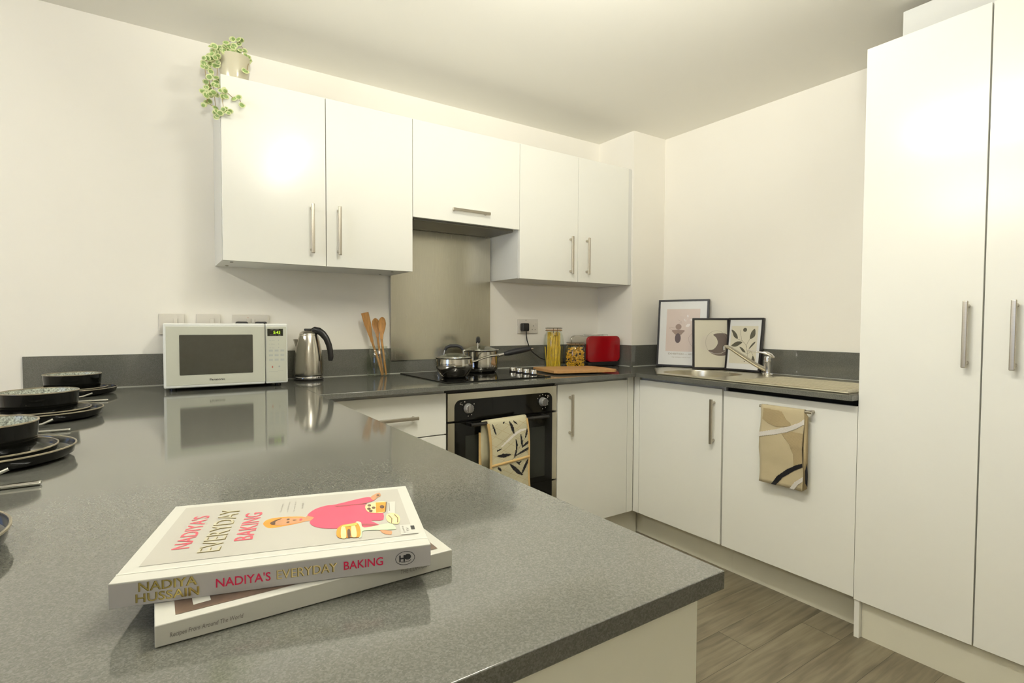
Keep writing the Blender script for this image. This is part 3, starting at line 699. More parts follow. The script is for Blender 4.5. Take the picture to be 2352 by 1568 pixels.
b.stroke([(-.650, .971), (-.618, .970), (-.616, .974), (-.596, .974)], Fm, .0008, mw_key)
b.obj('control_panel', r)
for x in (MX0 + .03, MX1 - .03):
    for y in (MY + .05, -.05): MB().cyl((x, y, ZT + .0004), (x, y, MZ0 + .001), .012, blk_plastic).obj('foot', r)

# ------------------------------------------------------------------ pasta jars, toaster, board
def clip_jar(label, x, y, H, R, Rn):
    r = root('storage_jar', label, 'jar', (x, y, ZT), group='clip-top pasta jars'); c = (x, y, ZT + .0006)
    MB().lathe(gjar([(0, 0), (R * .84, 0), (R * .9, .005), (R * .97, H * .12), (R, H * .3), (R, H * .62), (R * .93, H * .8), (Rn + .002, H * .9), (Rn, H * .93)], .003), glass, c=c, seg=52).obj('body', r)
    MB().lathe([(Rn - .003, H * .932), (Rn + .0045, H * .932), (Rn + .0045, H * .948), (Rn - .003, H * .948)], seal_m, c=c, seg=44).obj('rubber_seal', r)
    lo = MB().lathe([(0, H * .952), (Rn - .001, H * .952), (Rn + .004, H * .955), (Rn + .004, H * .985), (Rn - .002, H), (0, H), ], glass, c=c, seg=44).obj('lid', r)
    w = MB(); brn = mat('clip_wire', (0.16, 0.10, 0.05), 0.35, 0.8, var=0.1)
    for z in (H * .925, H * .985): w.tube([(x + (Rn + .0058) * math.cos(a), y + (Rn + .0058) * math.sin(a), c[2] + z) for a in [2 * PI * i / 40 for i in range(41)]], .0016, brn, 8)
    f = V3((-.45, -.89, 0)); s_ = V3((.89, -.45, 0)); q = V3((x, y, c[2])) + f * (Rn + .008)
    w.tube([q + s_ * .012 + V3((0, 0, H * .985)), q + s_ * .012 + V3((0, 0, H * .90)), q + s_ * .009 + f * .006 + V3((0, 0, H * .80)), q - s_ * .009 + f * .006 + V3((0, 0, H * .80)), q - s_ * .012 + V3((0, 0, H * .90)), q - s_ * .012 + V3((0, 0, H * .985))], .0016, brn, 8)
    w.obj('wire_clip', r)
    return r
J1 = (.918, -.150); J2 = (1.007, -.240)
clip_jar('tall clip-top glass jar filled with spaghetti', J1[0], J1[1], .236, .060, .043)
clip_jar('short clip-top glass jar filled with pasta shapes', J2[0], J2[1], .150, .0615, .046)
sp = MB(); rnd = random.Random(4)
for i in range(150):
    a = rnd.uniform(0, 2 * PI); q = math.sqrt(rnd.random()); r0 = q * .040; r1 = min(.0385, q * .036 + rnd.uniform(-.004, .004)); a2 = a + rnd.uniform(-.5, .5)
    z1 = ZT + rnd.uniform(.185, .214)
    sp.tube([(J1[0] + r0 * math.cos(a), J1[1] + r0 * math.sin(a), ZT + .0055), (J1[0] + r1 * math.cos(a2), J1[1] + r1 * math.sin(a2), z1)], .00165, spag_m, 6)
for i in range(10):
    a = rnd.uniform(0, 2 * PI)
    sp.tube([(J1[0] + .042 * math.cos(a), J1[1] + .042 * math.sin(a), ZT + .0055), (J1[0] + .053 * math.cos(a + .2), J1[1] + .053 * math.sin(a + .2), ZT + .125)], .00165, spag_m, 6)
tag(sp.obj('spaghetti'), 'yellow dry spaghetti standing in the tall glass jar', 'spaghetti', kind='stuff')
fu = MB()
for i in range(330):
    a = rnd.uniform(0, 2 * PI); q = .0485 * math.sqrt(rnd.random()) if i % 3 else .047; z = ZT + .010 + rnd.random() * .112
    q *= 1.0 if z < ZT + .095 else .82
    if q > .044 : q = .044 if z < ZT + .02 else q
    c = V3((J2[0] + q * math.cos(a), J2[1] + q * math.sin(a), z)); d = V3((rnd.uniform(-1, 1), rnd.uniform(-1, 1), rnd.uniform(-.5, .5))).normalized()
    e = d.cross(V3((0, 0, 1))).normalized()
    fu.tube([c - d * .006 + e * .002, c - d * .002 - e * .002, c + d * .002 + e * .002, c + d * .006 - e * .002], .0026, fus_m, 6)
tag(fu.obj('pasta_shapes'), 'yellow dry pasta shapes filling the short glass jar', 'pasta', kind='stuff')

ta = math.radians(-3)
r = root('toaster', 'red and steel two-slice toaster in the corner beside the pasta jars', 'toaster', (1.1215, -.220, ZT), ta)
TW, TD, TZ0, THt = .256, .182, .028, .186
prof = rrect(0, TW, TZ0, THt, .030, 8)
def xz_prism(mb, pts, y0, y1, m, bev=0.0):
    T = Matrix(((1, 0, 0, 0), (0, 0, -1, 0), (0, 1, 0, 0), (0, 0, 0, 1)))
    mb.prism(pts, -y1, -y0, m, T=T, bev=bev); return mb
rp = [(x, z) for x, z in prof]
xz_prism(MB(), rp, 0, .020, red_m, .004).obj('front_panel', r, local=True, label='glossy red side panel')
xz_prism(MB(), rp, TD - .020, TD, polished, .004).obj('back_panel', r, local=True)
tb = MB(); xz_prism(tb, [(.004 + (x / TW) * (TW - .008), z - .002 if z > .1 else z) for x, z in prof], .0205, TD - .0205, polished)
tbo = tb.obj('body', r, local=True)
sl = MB()
for y in (.060, .108): sl.box(.04, TW - .04, y, y + .018, THt - .0022, THt - .0012, dark_m)
sl.obj('bread_slot', tbo, local=True)
bk = MB().box(.004, TW - .004, .003, TD - .003, .004, .0278, blk_plastic, .004); 
for x in (.03, TW - .03):
    for y in (.03, TD - .03): bk.cyl((x, y, .0004), (x, y, .006), .010, blk_plastic, 12)
bk.obj('base', r, local=True)
lv = MB().box(-.014, .003, TD / 2 - .014, TD / 2 + .014, .120, .132, blk_plastic, .003); lv.obj('lever', r, local=True)
MB().lathe([(0, .012), (.013, .011), (.015, 0)], blk_plastic, T=Matrix.Rotation(-PI / 2, 4, 'Y'), c=(.004, TD / 2, .075), seg=24).obj('dial', r, local=True)
rk = MB()
for y in (.060, .105): rk.tube([(.05, y, THt + .001), (.052, y, THt + .008), (TW - .052, y, THt + .008), (TW - .05, y, THt + .001)], .0016, chrome, 8)
rk.obj('warming_rack', r, local=True)

bo = MB().prism([(.688, -.262), (.640, -.505), (.660, -.522), (.965, -.600), (.990, -.590), (1.018, -.398), (.998, -.352), (.705, -.250)], ZT + .0075, ZT + .0225, board_m, bev=.002).obj('chopping_board')
tag(bo, 'flat wooden chopping board in front of the pasta jars, overlapping the hob corner', 'chopping board')

# ------------------------------------------------------------------ plates, bowls, cutlery
def dish(name, label, cat, loc, prof, group, top, rimr, rimz):
    r = root(name, label, cat, loc, group=group)
    out, inn = prof
    MB().lathe(out, plate_m, seg=72).obj('body', r, local=True)
    MB().lathe(inn, top, seg=72).obj('glazed_inside', r, local=True)
    MB().lathe([(rimr - .0016, rimz - .0016), (rimr - .0014, rimz + .0003), (rimr, rimz + .0012), (rimr + .0014, rimz + .0003), (rimr + .0016, rimz - .0016)], rim_m, seg=72).obj('rim', r, local=True)
    return r
R1 = .130
big = ([(0, .0), (.085, .0), (.088, .003), (.118, .0035), (.127, .008), (.130, .020), (.1305, .0225), (.1295, .024)], [(.1295, .0240), (.1280, .0225), (.1265, .011), (.118, .0068), (.08, .0058), (0, .0055)])
R2 = .104
sml = ([(0, 0), (.065, 0), (.068, .0022), (.094, .003), (.1015, .006), (.1035, .0145), (.104, .0165), (.103, .0175)], [(.103, .0175), (.1018, .016), (.100, .0085), (.093, .0058), (.06, .0048), (0, .0045)])
bwl = ([(0, 0), (.058, 0), (.071, .003), (.0775, .011), (.0800, .028), (.0825, .056), (.0825, .0585), (.0815, .0595)], [(.0815, .0595), (.0800, .058), (.078, .034), (.074, .020), (.060, .0125), (0, .011)])
def cut_knife(x0, x1, y, lab):
    r = root('knife', lab, 'knife', (x0, y, ZT)); z = ZT + .004
    MB().box(x1 - .10, x1, y - .0065, y + .0065, z - .0032, z + .0028, nickel_b, .0025, 2).obj('handle', r)
    MB().prism([(x0, y - .004), (x0 + .02, y - .009), (x1 - .10, y - .008), (x1 - .10, y + .006), (x0 + .01, y + .006)], z - .0012, z + .0008, nickel_b).obj('blade', r)
def cut_fork(x0, x1, y, lab, a=0.0):
    r = root('fork', lab, 'fork', (x0, y, ZT), a); z = .0042; L = x1 - x0
    MB().tube([(L * .30, 0, z + .004), (L * .36, 0, z + .002), (L * .6, 0, z), (L * .85, 0, z + .005), (L, 0, z + .014)], [.003, .0035, .0045, .006, .006], nickel_b, 10, flat=(1, .5)).obj('handle', r, local=True)
    b = MB().box(L * .18, L * .31, -.011, .011, z + .0005, z + .0030, nickel_b, .001)
    for q in (-.0095, -.0032, .0032, .0095): b.tube([(L * .19, q, z + .0018), (L * .08, q, z - .002), (0, q, z + .003)], .0016, nickel_b, 8)
    b.obj('head', r, local=True)
nickel_b = mat('cutlery_steel', (0.66, 0.65, 0.60), 0.12, 1.0, rvar=0.03)
sets = [(-1.276, -.185, 'farthest, by the back wall'), (-1.282, -.750, 'second from the back wall'), (-1.292, -1.290, 'third from the back wall'), (-1.305, -1.800, 'nearest the camera')]
ord_ = ['back-wall', 'second', 'third', 'nearest']
for i, (x, y, w) in enumerate(sets):
    dish('dinner_plate', 'large black dinner plate, bottom of the place setting ' + w, 'plate', (x, y, ZT + .0006), big, 'dinner plates along the peninsula', plate_in, R1, .0238)
    dish('side_plate', 'small black side plate under the bowl, setting ' + w, 'plate', (x, y, ZT + .0095), sml, 'side plates along the peninsula', plate_in, R2 - .001, .0173)
    dish('bowl', 'glossy black bowl with speckled inside, setting ' + w, 'bowl', (x + (.004, -.004, -.006, -.004)[i], y, ZT + .0150), bwl, 'bowls along the peninsula', bowl_in, .0815, .0593)
for i, (y1, y2) in enumerate(((-.360, -.440), (-.925, -.995), (-1.462, -1.512))):
    nm = ('first', 'second', 'third')[i]
    cut_fork(-1.37, (-1.205, -1.240, -1.232)[i], y1, 'steel fork lying beside the plates in the %s gap from the back wall' % nm, (.10, .12, .10)[i])
    cut_knife(-1.38, (-1.158, -1.199, -1.184)[i], y2, 'steel knife lying beside the plates in the %s gap from the back wall' % nm)

# ------------------------------------------------------------------ books
def quadF(p0, pu, pv): p0 = V3(p0); return (p0, V3(pu) - p0, V3(pv) - p0)
BZ0, BT0 = ZT + .0006, .0178
r = root('book', 'thin white hardback cookbook lying underneath the pink-titled book', 'book', (-.906, -2.03, ZT))
x0, x1, y0, y1 = -1.0380, -.7765, -2.122, -1.925
c = MB(); c.box(x0, x1, y0, y1, BZ0, BZ0 + .0022, white_page, .0008); c.box(x0, x1, y0, y1, BZ0 + BT0 - .0022, BZ0 + BT0, white_page, .0008); c.box(x0, x1, y0, y0 + .003, BZ0 + .001, BZ0 + BT0 - .001, white_page, .0004)
Ft = quadF((x0, y0, BZ0 + BT0), (x1, y0, BZ0 + BT0), (x0, y1, BZ0 + BT0))
wx = x1 - x0
c.flat([(.055, .052), (.955, .052), (.955, .93), (.055, .93)], Ft, photo_brown, .0003)
c.flat([(.105, .10), (.155, .105), (.15, .30), (.10, .30)], Ft, white_page, .0005)
Fs = quadF((x0, y0, BZ0), (x1, y0, BZ0), (x0, y0, BZ0 + BT0))
c.text('Recipes From Around The World', Fs, (.038, .27, .24, .55), inkgrey, shear=.15, bold=.01)
c.text('THE COMFORT', Fs, (.78, .36, .90, .58), inkgrey, shear=.1)
c.obj('cover', r)
MB().box(x0 + .003, x1 - .003, y0 + .003, y1 - .003, BZ0 + .0023, BZ0 + BT0 - .0023, page_m).obj('pages', r)

B1 = V3((-1.0695, -2.0725, ZT + BT0 + .0008)); UX = V3((.2577, -.0722, 0)); LU = UX.length; ux = UX.normalized(); vx = V3((-ux.y, ux.x, 0)); DV = .1985; BT1 = .0215
r = root('book', 'thicker grey-covered baking cookbook with pink and gold titles, on top of the other book', 'book', B1 + ux * LU / 2 + vx * DV / 2)
Tb = Matrix((ux, vx, V3((0, 0, 1)))).transposed().to_4x4(); Tb.translation = B1
c = MB()
c.box(0, LU, 0, DV, 0, .0020, spine_grey, .0006, T=Tb); c.box(0, LU, 0, DV, BT1 - .0022, BT1, white_page, .0007, T=Tb); c.box(0, LU, 0, .0028, .001, BT1 - .0012, spine_grey, .0005, T=Tb)
Ft = (B1 + V3((0, 0, BT1)), ux * LU, vx * DV)
Fs = (B1, ux * LU, V3((0, 0, BT1)))
Fr = (B1 + V3((0, 0, BT1)), vx * DV, -ux * LU)     # frame whose first axis is the reading direction of the cover
G = lambda uv, m_, off: c.flat(uv, Ft, m_, off)
c.flat([(0.0005, .08), (.9995, .08), (.9995, .09), (.0005, .09)], Ft, mat('cover_hinge', (0.68, 0.66, 0.57), 0.4), .0002)
G([(.050, .145), (.955, .145), (.955, .945), (.050, .945)], cov_grey, .0003)
def cover_text(t, u0, u1, v0, v1, m_, off=.0006, bold=.0):
    c.text(t, (Ft[0], Ft[2], -Ft[1]), (v0, -u1, v1, -u0), m_, off=off, bold=bold)
cover_text("NADIYA'S", .110, .170, .300, .765, magenta2, bold=.01)
cover_text('EVERYDAY', .2055, .2785, .222, .832, goldedge, off=.0005, bold=.012); cover_text('EVERYDAY', .2050, .2755, .227, .837, mat('foil_grey_reflection', (0.50, 0.465, 0.33), .35, var=.05), off=.0007, bold=-.004)  # pale fill paints the grey that the gold foil reflects
cover_text('BAKING', .309, .374, .325, .735, magenta2, bold=.01)
for t, a, b_, v0, v1 in (('Over 95 simple', .441, .450, .70, .85), ('and delicious recipes', .468, .477, .685, .875), ('for every day of', .494, .503, .69, .865), ('the week', .525, .534, .725, .83)): cover_text(t, a, b_, v0, v1, inkgrey)
D = .0004
def rev(p): return p
def sm(pts, n=3):      # round an outline off (Catmull-Rom)
    out = []; N = len(pts)
    for i in range(N):
        p0, p1, p2, p3 = pts[i - 1], pts[i], pts[(i + 1) % N], pts[(i + 2) % N]
        for k in range(n):
            t = k / n; out.append(tuple(.5 * (2 * p1[a] + (p2[a] - p0[a]) * t + (2 * p0[a] - 5 * p1[a] + 4 * p2[a] - p3[a]) * t * t + (3 * p1[a] - p0[a] - 3 * p2[a] + p3[a]) * t ** 3) for a in (0, 1)))
    return out
G(sm([(.391, .538), (.403, .597), (.444, .615), (.49, .607), (.546, .579), (.553, .513), (.529, .490), (.463, .463), (.426, .458), (.408, .478)]), orange, D)
G(sm([(.420, .533), (.440, .580), (.470, .594), (.540, .572), (.571, .55), (.571, .513), (.541, .500), (.511, .490), (.462, .480), (.434, .500)]), skin, D * 1.3)
G(sm([(.417, .533), (.429, .565), (.449, .588), (.457, .586), (.437, .55), (.438, .505), (.426, .505)]), brown, D * 1.5)
for q in ((.483, .562), (.485, .518)): c.ell(q, .006, .012, Ft, brown, D * 1.7, 12)
c.ell((.533, .538), .006, .016, Ft, pink, D * 1.8, 12); c.ell((.509, .540), .008, .006, Ft, brown, D * 1.7, 10)
G([(.546, .560), (.558, .600), (.583, .570), (.580, .500), (.553, .510)], skin, D * 1.4)
G(sm([(.555, .598), (.583, .692), (.629, .738), (.669, .743), (.786, .818), (.825, .815), (.834, .743), (.769, .709), (.680, .697), (.797, .690), (.854, .60), (.856, .404), (.807, .406), (.822, .362), (.836, .303), (.77, .308), (.673, .343), (.618, .372), (.583, .421), (.568, .488), (.583, .553)], 3), pink, D * 1.6)
G([(.66, .724), (.685, .712), (.803, .712), (.80, .700), (.674, .690)], pinkdark, D * 1.9)
G(sm([(.70, .372), (.76, .376), (.82, .345), (.834, .31), (.79, .335), (.74, .352)]), pinkdark, D * 1.9)
G(sm([(.822, .812), (.843, .868), (.867, .892), (.869, .824), (.852, .798), (.835, .750)]), skin, D * 1.7); c.ell((.857, .842), .007, .02, Ft, brown, D * 2, 12)
G(sm([(.832, .262), (.859, .235), (.876, .216), (.868, .172), (.841, .205)]), skin, D * 1.7)
G([(.893, .695), (.925, .691), (.908, .485), (.880, .500)], white_page, D * 1.5)
G([(.8945, .68), (.8985, .68), (.8905, .53), (.8865, .53)], inkgrey, D * 1.7)
G(sm([(.794, .668), (.839, .707), (.885, .690), (.869, .523), (.835, .515), (.799, .553)]), cream, D * 2.2)
for q in ((.81, .66), (.806, .60), (.812, .56), (.826, .61)): c.ell(q, .008, .022, Ft, brown, D * 2.4, 10)
G([(.840, .700), (.885, .690), (.869, .523), (.832, .520)], orange, D * 2.5); c.ell((.862, .61), .010, .03, Ft, brown, D * 2.8, 12); G([(.884, .692), (.888, .690), (.873, .523), (.869, .523)], brown, D * 2.7)
G(sm([(.872, .47), (.90, .49), (.922, .423), (.910, .315), (.885, .325), (.868, .38)]), cream, D * 2.0)
for k in range(3): c.stroke([(.880 + k * .012, .46), (.889 + k * .012, .40), (.883 + k * .012, .33)], Ft, .0009, (brown, white_page, brown)[k], D * 2.3)
G(sm([(.745, .400), (.766, .392), (.776, .310), (.869, .335), (.888, .300), (.893, .24), (.86, .241), (.773, .268), (.762, .196), (.750, .189)]), mint, D * 2.0)
G(sm([(.676, .341), (.696, .386), (.72, .382), (.748, .394), (.760, .318), (.755, .189), (.722, .196), (.694, .194), (.676, .220), (.671, .276)]), orange, D * 2.4)
for q0, q1 in ((.690, .704), (.728, .742)): G(sm([(q0, .35), (q1, .345), (q1 + .002, .200), (q0 - .002, .204)]), cream, D * 2.7)
G(sm([(.712, .30), (.722, .30), (.722, .20), (.712, .20)]), brown, D * 2.7); G(sm([(.70, .375), (.745, .385), (.745, .352), (.70, .35)]), mat('cover_lime', (0.50, 0.52, 0.10), .4, var=.2, vscale=60), D * 2.9)
G([(.911, .289), (.975, .280), (.972, .149), (.906, .156)], white_page, D * 2)
G([(.951, .262), (.966, .260), (.964, .205), (.950, .207)], ink, D * 2.3); cover_text('as seen on', .918, .924, .17, .27, inkgrey, .001); cover_text('TV', .932, .942, .19, .24, inkgrey, .001)
Fsp = (Fs[0], Fs[1], Fs[2])
def spine(t, b_, m_, **k): c.text(t, Fsp, b_, m_, **k)
spine('NADIYA', (.080, .545, .241, .905), goldedge, off=.0003, bold=.012); spine('NADIYA', (.082, .56, .243, .91), gold, off=.0005, bold=-.004)
spine('HUSSAIN', (.072, .115, .247, .47), goldedge, off=.0003, bold=.012); spine('HUSSAIN', (.074, .13, .249, .475), gold, off=.0005, bold=-.004)
spine("NADIYA'S", (.297, .31, .461, .69), magenta, off=.0004, bold=.012)
spine('EVERYDAY', (.479, .31, .672, .70), goldedge, off=.0003, bold=.012); spine('EVERYDAY', (.481, .325, .674, .705), cream, off=.0005, bold=-.006)
spine('BAKING', (.695, .33, .829, .70), magenta, off=.0004, bold=.012)
c.stroke([(.907 + .034 * math.cos(2 * PI * i / 36), .51 + .30 * math.sin(2 * PI * i / 36)) for i in range(37)], Fsp, .0005, ink, .0004)
c.text('H', Fsp, (.886, .36, .906, .66), ink, bold=.03); c.ell((.916, .56), .012, .13, Fsp, ink, .0004); c.stroke([(.892, .36), (.905, .33), (.922, .36), (.928, .42)], Fsp, .0005, ink, .0004)
c.obj('cover', r)
MB().box(.003, LU - .003, .0035, DV - .003, .0021, BT1 - .0023, page_m, T=Tb).obj('pages', r)

# ------------------------------------------------------------------ framed prints
def picture(label, bl, yaw, w, h, lean, art, fw=.0105, depth=.020):
    """bl = bottom-left corner of the front face; yaw = direction (from -Y, towards +X) in which the bottom edge runs"""
    U = V3((math.sin(yaw), -math.cos(yaw), 0)); N_ = V3((-math.cos(yaw), -math.sin(yaw), 0))     # N_ looks into the room
    Vd = (V3((0, 0, math.cos(lean))) - N_ * math.sin(lean)).normalized(); Nf = U.cross(Vd).normalized()
    bl = V3(bl); r = root('framed_print', label, 'picture', bl + U * w / 2)
    T = Matrix((U, Vd, Nf)).transposed().to_4x4(); T.translation = bl
    f = MB()
    for a in ((0, w, 0, fw), (0, w, h - fw, h), (0, fw, fw, h - fw), (w - fw, w, fw, h - fw)): f.box(a[0], a[1], a[2], a[3], -depth, 0, frame_m, .0008, T=T)
    f.box(fw, w - fw, fw, h - fw, -depth, -depth + .003, frame_m, T=T); f.obj('frame', r)
    p = MB(); F = (bl - Nf * .004, U * w, Vd * h)
    F2 = (bl - Nf * .004 + U * fw + Vd * fw, U * (w - 2 * fw), Vd * (h - 2 * fw))
    p.box(fw + .0003, w - fw - .0003, fw + .0003, h - fw - .0003, -.008, -.004, mount_m, T=T); art(p, F); p.obj('print', r)
    return r
def art1(p, F):
    p.flat([(.175, .228), (.836, .228), (.836, .860), (.175, .860)], F, art_pink, .0003)
    p.ell((.421, .594), .060, .042, F, art_taupe, .0006); p.flat(sm([(.295, .545), (.543, .545), (.515, .506), (.475, .473), (.423, .467), (.37, .473), (.322, .506)], 2), F, art_taupe, .0005); p.ell((.416, .424), .058, .073, F, art_plum, .0008)
    p.stroke([(.424, .637), (.45, .66), (.483, .640), (.478, .670), (.43, .69), (.399, .699)], F, .0012, art_taupe); p.stroke([(.231, .576), (.27, .580), (.355, .576)], F, .0012, art_taupe); p.stroke([(.231, .576), (.297, .547)], F, .0012, art_taupe)
    for L in ([(.594, .774), (.617, .753), (.601, .733), (.577, .754)], [(.63, .700), (.699, .712), (.778, .719), (.734, .687), (.677, .684)], [(.564, .610), (.598, .636), (.65, .635), (.622, .595), (.57, .595)], [(.52, .714), (.544, .705), (.556, .673), (.533, .689)]): p.flat(sm(L, 3), F, art_pale, .0006)
    p.stroke([(.56, .63), (.57, .68), (.60, .73), (.60, .78)], F, .001, art_pale, .0005)
    p.stroke([(.681, .542), (.70, .52), (.688, .493), (.655, .469), (.625, .428), (.640, .379), (.676, .330), (.72, .295)], F, .0013, art_taupe)
    p.text('EXHIBITION — ART', F, (.236, .178, .738, .205), art_line); p.text('THE MODERN COLLECTION', F, (.308, .134, .682, .147), art_line)
def art2(p, F):
    p.flat([(.035, .025), (.965, .025), (.965, .975), (.035, .975)], F, art_cream, .0002)
    p.flat(sm([(.568, .677), (.74, .705), (.95, .68), (.985, .508), (.960, .310), (.783, .262), (.569, .289), (.427, .366), (.576, .39), (.692, .506), (.649, .617)], 3), F, art_brown, .0005)
    p.flat(sm([(.42, .665), (.29, .625), (.20, .520), (.212, .415), (.36, .372), (.54, .41), (.62, .53), (.56, .65)], 3), F, art_sand, .0004)
    p.stroke([(.66 + .30 * math.cos(a), .52 + .235 * math.sin(a)) for a in [2 * PI * i / 40 for i in range(41)]], F, .0013, art_line, .0007)
    p.stroke([(.44, .345), (.60, .305), (.78, .315), (.93, .37)], F, .0013, art_pale, .0008)
def art3(p, F):
    p.flat([(.105, .140), (.865, .140), (.865, .848), (.105, .848)], F, art_cream, .0003)
    p.ell((.50, .775), .055, .038, F, art_olive, .0006)
    for L in ([(.103, .774), (.191, .752), (.286, .675), (.307, .599), (.192, .642), (.148, .708)], [(.775, .800), (.800, .708), (.771, .645), (.653, .602), (.668, .708), (.706, .76)], [(.459, .545), (.30, .553), (.196, .51), (.135, .465), (.255, .451), (.35, .48)], [(.379, .453), (.455, .438), (.527, .396), (.567, .348), (.484, .363), (.428, .405)], [(.808, .561), (.806, .529), (.681, .431), (.649, .431), (.73, .517)], [(.781, .3), (.84, .222), (.819, .163), (.737, .186), (.757, .251)]): p.flat(sm(L, 2), F, art_olive, .0006)
    for L in ([(.369, .773), (.383, .686), (.433, .579), (.55, .50), (.60, .40), (.617, .35), (.630, .23)], [(.307, .599), (.451, .568)], [(.653, .602), (.588, .516), (.579, .440)], [(.666, .426), (.628, .366)], [(.568, .343), (.625, .334)], [(.781, .3), (.723, .368), (.633, .334)]): p.stroke(L, F, .0014, art_olive, .0005)
    p.ell((.556, .183), .015, .011, F, art_olive, .0006)
picture('largest framed print with a blush panel and vase, leftmost on the worktop', (1.514, -.402, ZT + .0062), math.radians(21), .300, .402, math.radians(5), art1)
picture('small framed print of a brown abstract crescent, middle of the three frames', (1.510, -.672, ZT + .0062), math.radians(46), .198, .290, math.radians(6), art2)
picture('small framed print of dark olive leaves, right of the three frames behind the tap', (1.608, -.806, ZT + .0062), math.radians(5), .198, .292, math.radians(8), art3, fw=.010)

# ------------------------------------------------------------------ sink and tap
r = root('sink', 'stainless steel inset sink with a ribbed drainer on the right worktop', 'sink', (1.36, -1.15, ZT))
s = MB(); z0, z1 = ZT + .0003, ZT + .0035
SX0, SX1, SY0, SY1 = 1.118, 1.628, -1.668, -.490
OUT = [(SX0, SY0), (SX1, SY0), (SX1, SY1), (SX0 + .28, SY1), (SX0, -.752)]
cx, cy = (BX0 + BX1) / 2, (BY0 + BY1) / 2
N = 48
hole = rrect(BX0 + .004, BX1 - .004, BY0 + .004, BY1 - .004, .12, 11)
bmx = bmesh.new()
def ringv(pts, z): return [bmx.verts.new((x, y, z)) for x, y in pts]
ot = ringv(OUT, z1); ol = ringv([(x + (.003 if x < cx else -.0), y) for x, y in OUT], z0)
ht = ringv(hole, z1 - .0006)
ed = []
for L in (ot, ht):
    for i in range(len(L)): ed.append(bmx.edges.new((L[i], L[(i + 1) % len(L)])))
bmesh.ops.triangle_fill(bmx, use_beauty=True, use_dissolve=False, edges=ed)
n = len(ot)
for i in range(n): bmx.faces.new((ol[i], ol[(i + 1) % n], ot[(i + 1) % n], ot[i]))
prev = ht
for d, ins in ((.006, .003), (.05, .006), (.125, .010), (.145, .022), (.152, .045)):
    sc = lambda p, c0, h: c0 + (p - c0) * (1 - ins / h)
    cur = ringv([(sc(x, cx, (BX1 - BX0) / 2), sc(y, cy, (BY1 - BY0) / 2)) for x, y in hole], ZT - d + .004)
    for i in range(len(cur)): bmx.faces.new((prev[i], prev[(i + 1) % len(cur)], cur[(i + 1) % len(cur)], cur[i]))
    prev = cur
bmx.faces.new(prev)
bmesh.ops.recalc_face_normals(bmx, faces=bmx.faces)
s.bm(bmx, sink_m)
# raised rolled rim
s.tube([(SX0 + .006, -.752, z1), (SX0 + .006, SY0 + .006, z1)], .0024, sink_m, 8); s.tube([(SX0 + .006, SY0 + .006, z1), (SX1 - .01, SY0 + .006, z1)], .0024, sink_m, 8)
s.tube([(SX0 + .006, -.752, z1), (SX0 + .282, SY1 - .006, z1)], .0022, sink_m, 8)
s.obj('basin', r, angle=30)
rb = MB()
for i in range(9):
    x = 1.175 + i * .040; rb.tube([(x, -1.16 - .02 * (i % 2), z1 + .0003), (x, -1.20, z1 + .0012), (x, -1.60, z1 + .0012), (x, -1.625, z1)], [.001, .0045, .0045, .001], sink_m, 8, flat=(1, .7))
for k in range(20): rb.sphere((1.15 + k * .022, -1.640, z1 + .0006), .004, sink_m, sz=.5, seg=8)
rb.obj('drainer_ribs', r)
MB().lathe([(0, .0015), (.018, .002), (.030, .003), (.034, .001)], chrome, c=(cx, cy, ZT - .1475), seg=32).obj('waste', r)

tx, ty = 1.560, -1.090; tz = ZT + .0038
r = root('tap', 'chrome single-lever mixer tap with a long rising spout over the sink', 'tap', (tx, ty, tz))
MB().lathe([(0, 0), (.025, 0), (.026, .004), (.0225, .008), (.0195, .012), (.0195, .066), (.0205, .068), (.0205, .074), (.019, .077), (.0195, .085), (.017, .095), (0, .099)], chrome, c=(tx, ty, tz), seg=40).obj('body', r)
tip = V3((1.405, -.942, 1.0505)); st = V3((tx - .012, ty + .008, tz + .026)); dd = (tip - st)
so = MB().tube([st, st + dd * .25 + V3((0, 0, .0)), st + dd * .6 + V3((0, 0, .008)), st + dd * .82 + V3((0, 0, .014)), st + dd * .93 + V3((0, 0, .012)), st + dd * .985 + V3((0, 0, .004))], [.0115, .0105, .0098, .0092, .009, .009], nickel, 16)
so = so.obj('spout', r)
MB().cyl(tip + V3((0, 0, .006)), tip + V3((0, 0, -.014)), .0105, chrome, 20).obj('aerator', so)
lvr = MB(); f = V3((-.62, .78, 0)).normalized(); q = V3((tx, ty, tz + .094))
lvr.tube([q - f * .026 + V3((0, 0, -.006)), q - f * .012 + V3((0, 0, .006)), q + f * .006 + V3((0, 0, .014)), q + f * .024 + V3((0, 0, .019)), q + f * .040 + V3((0, 0, .0205))], [.012, .018, .019, .013, .007], chrome, 16, flat=(1, .55))
lvr.tube([q + f * .036 + V3((0, 0, .0205)), q + f * .070 + V3((0, 0, .0235)), q + f * .098 + V3((0, 0, .030))], [.0045, .0035, .0045], chrome, 10)
lvr.obj('lever', r)

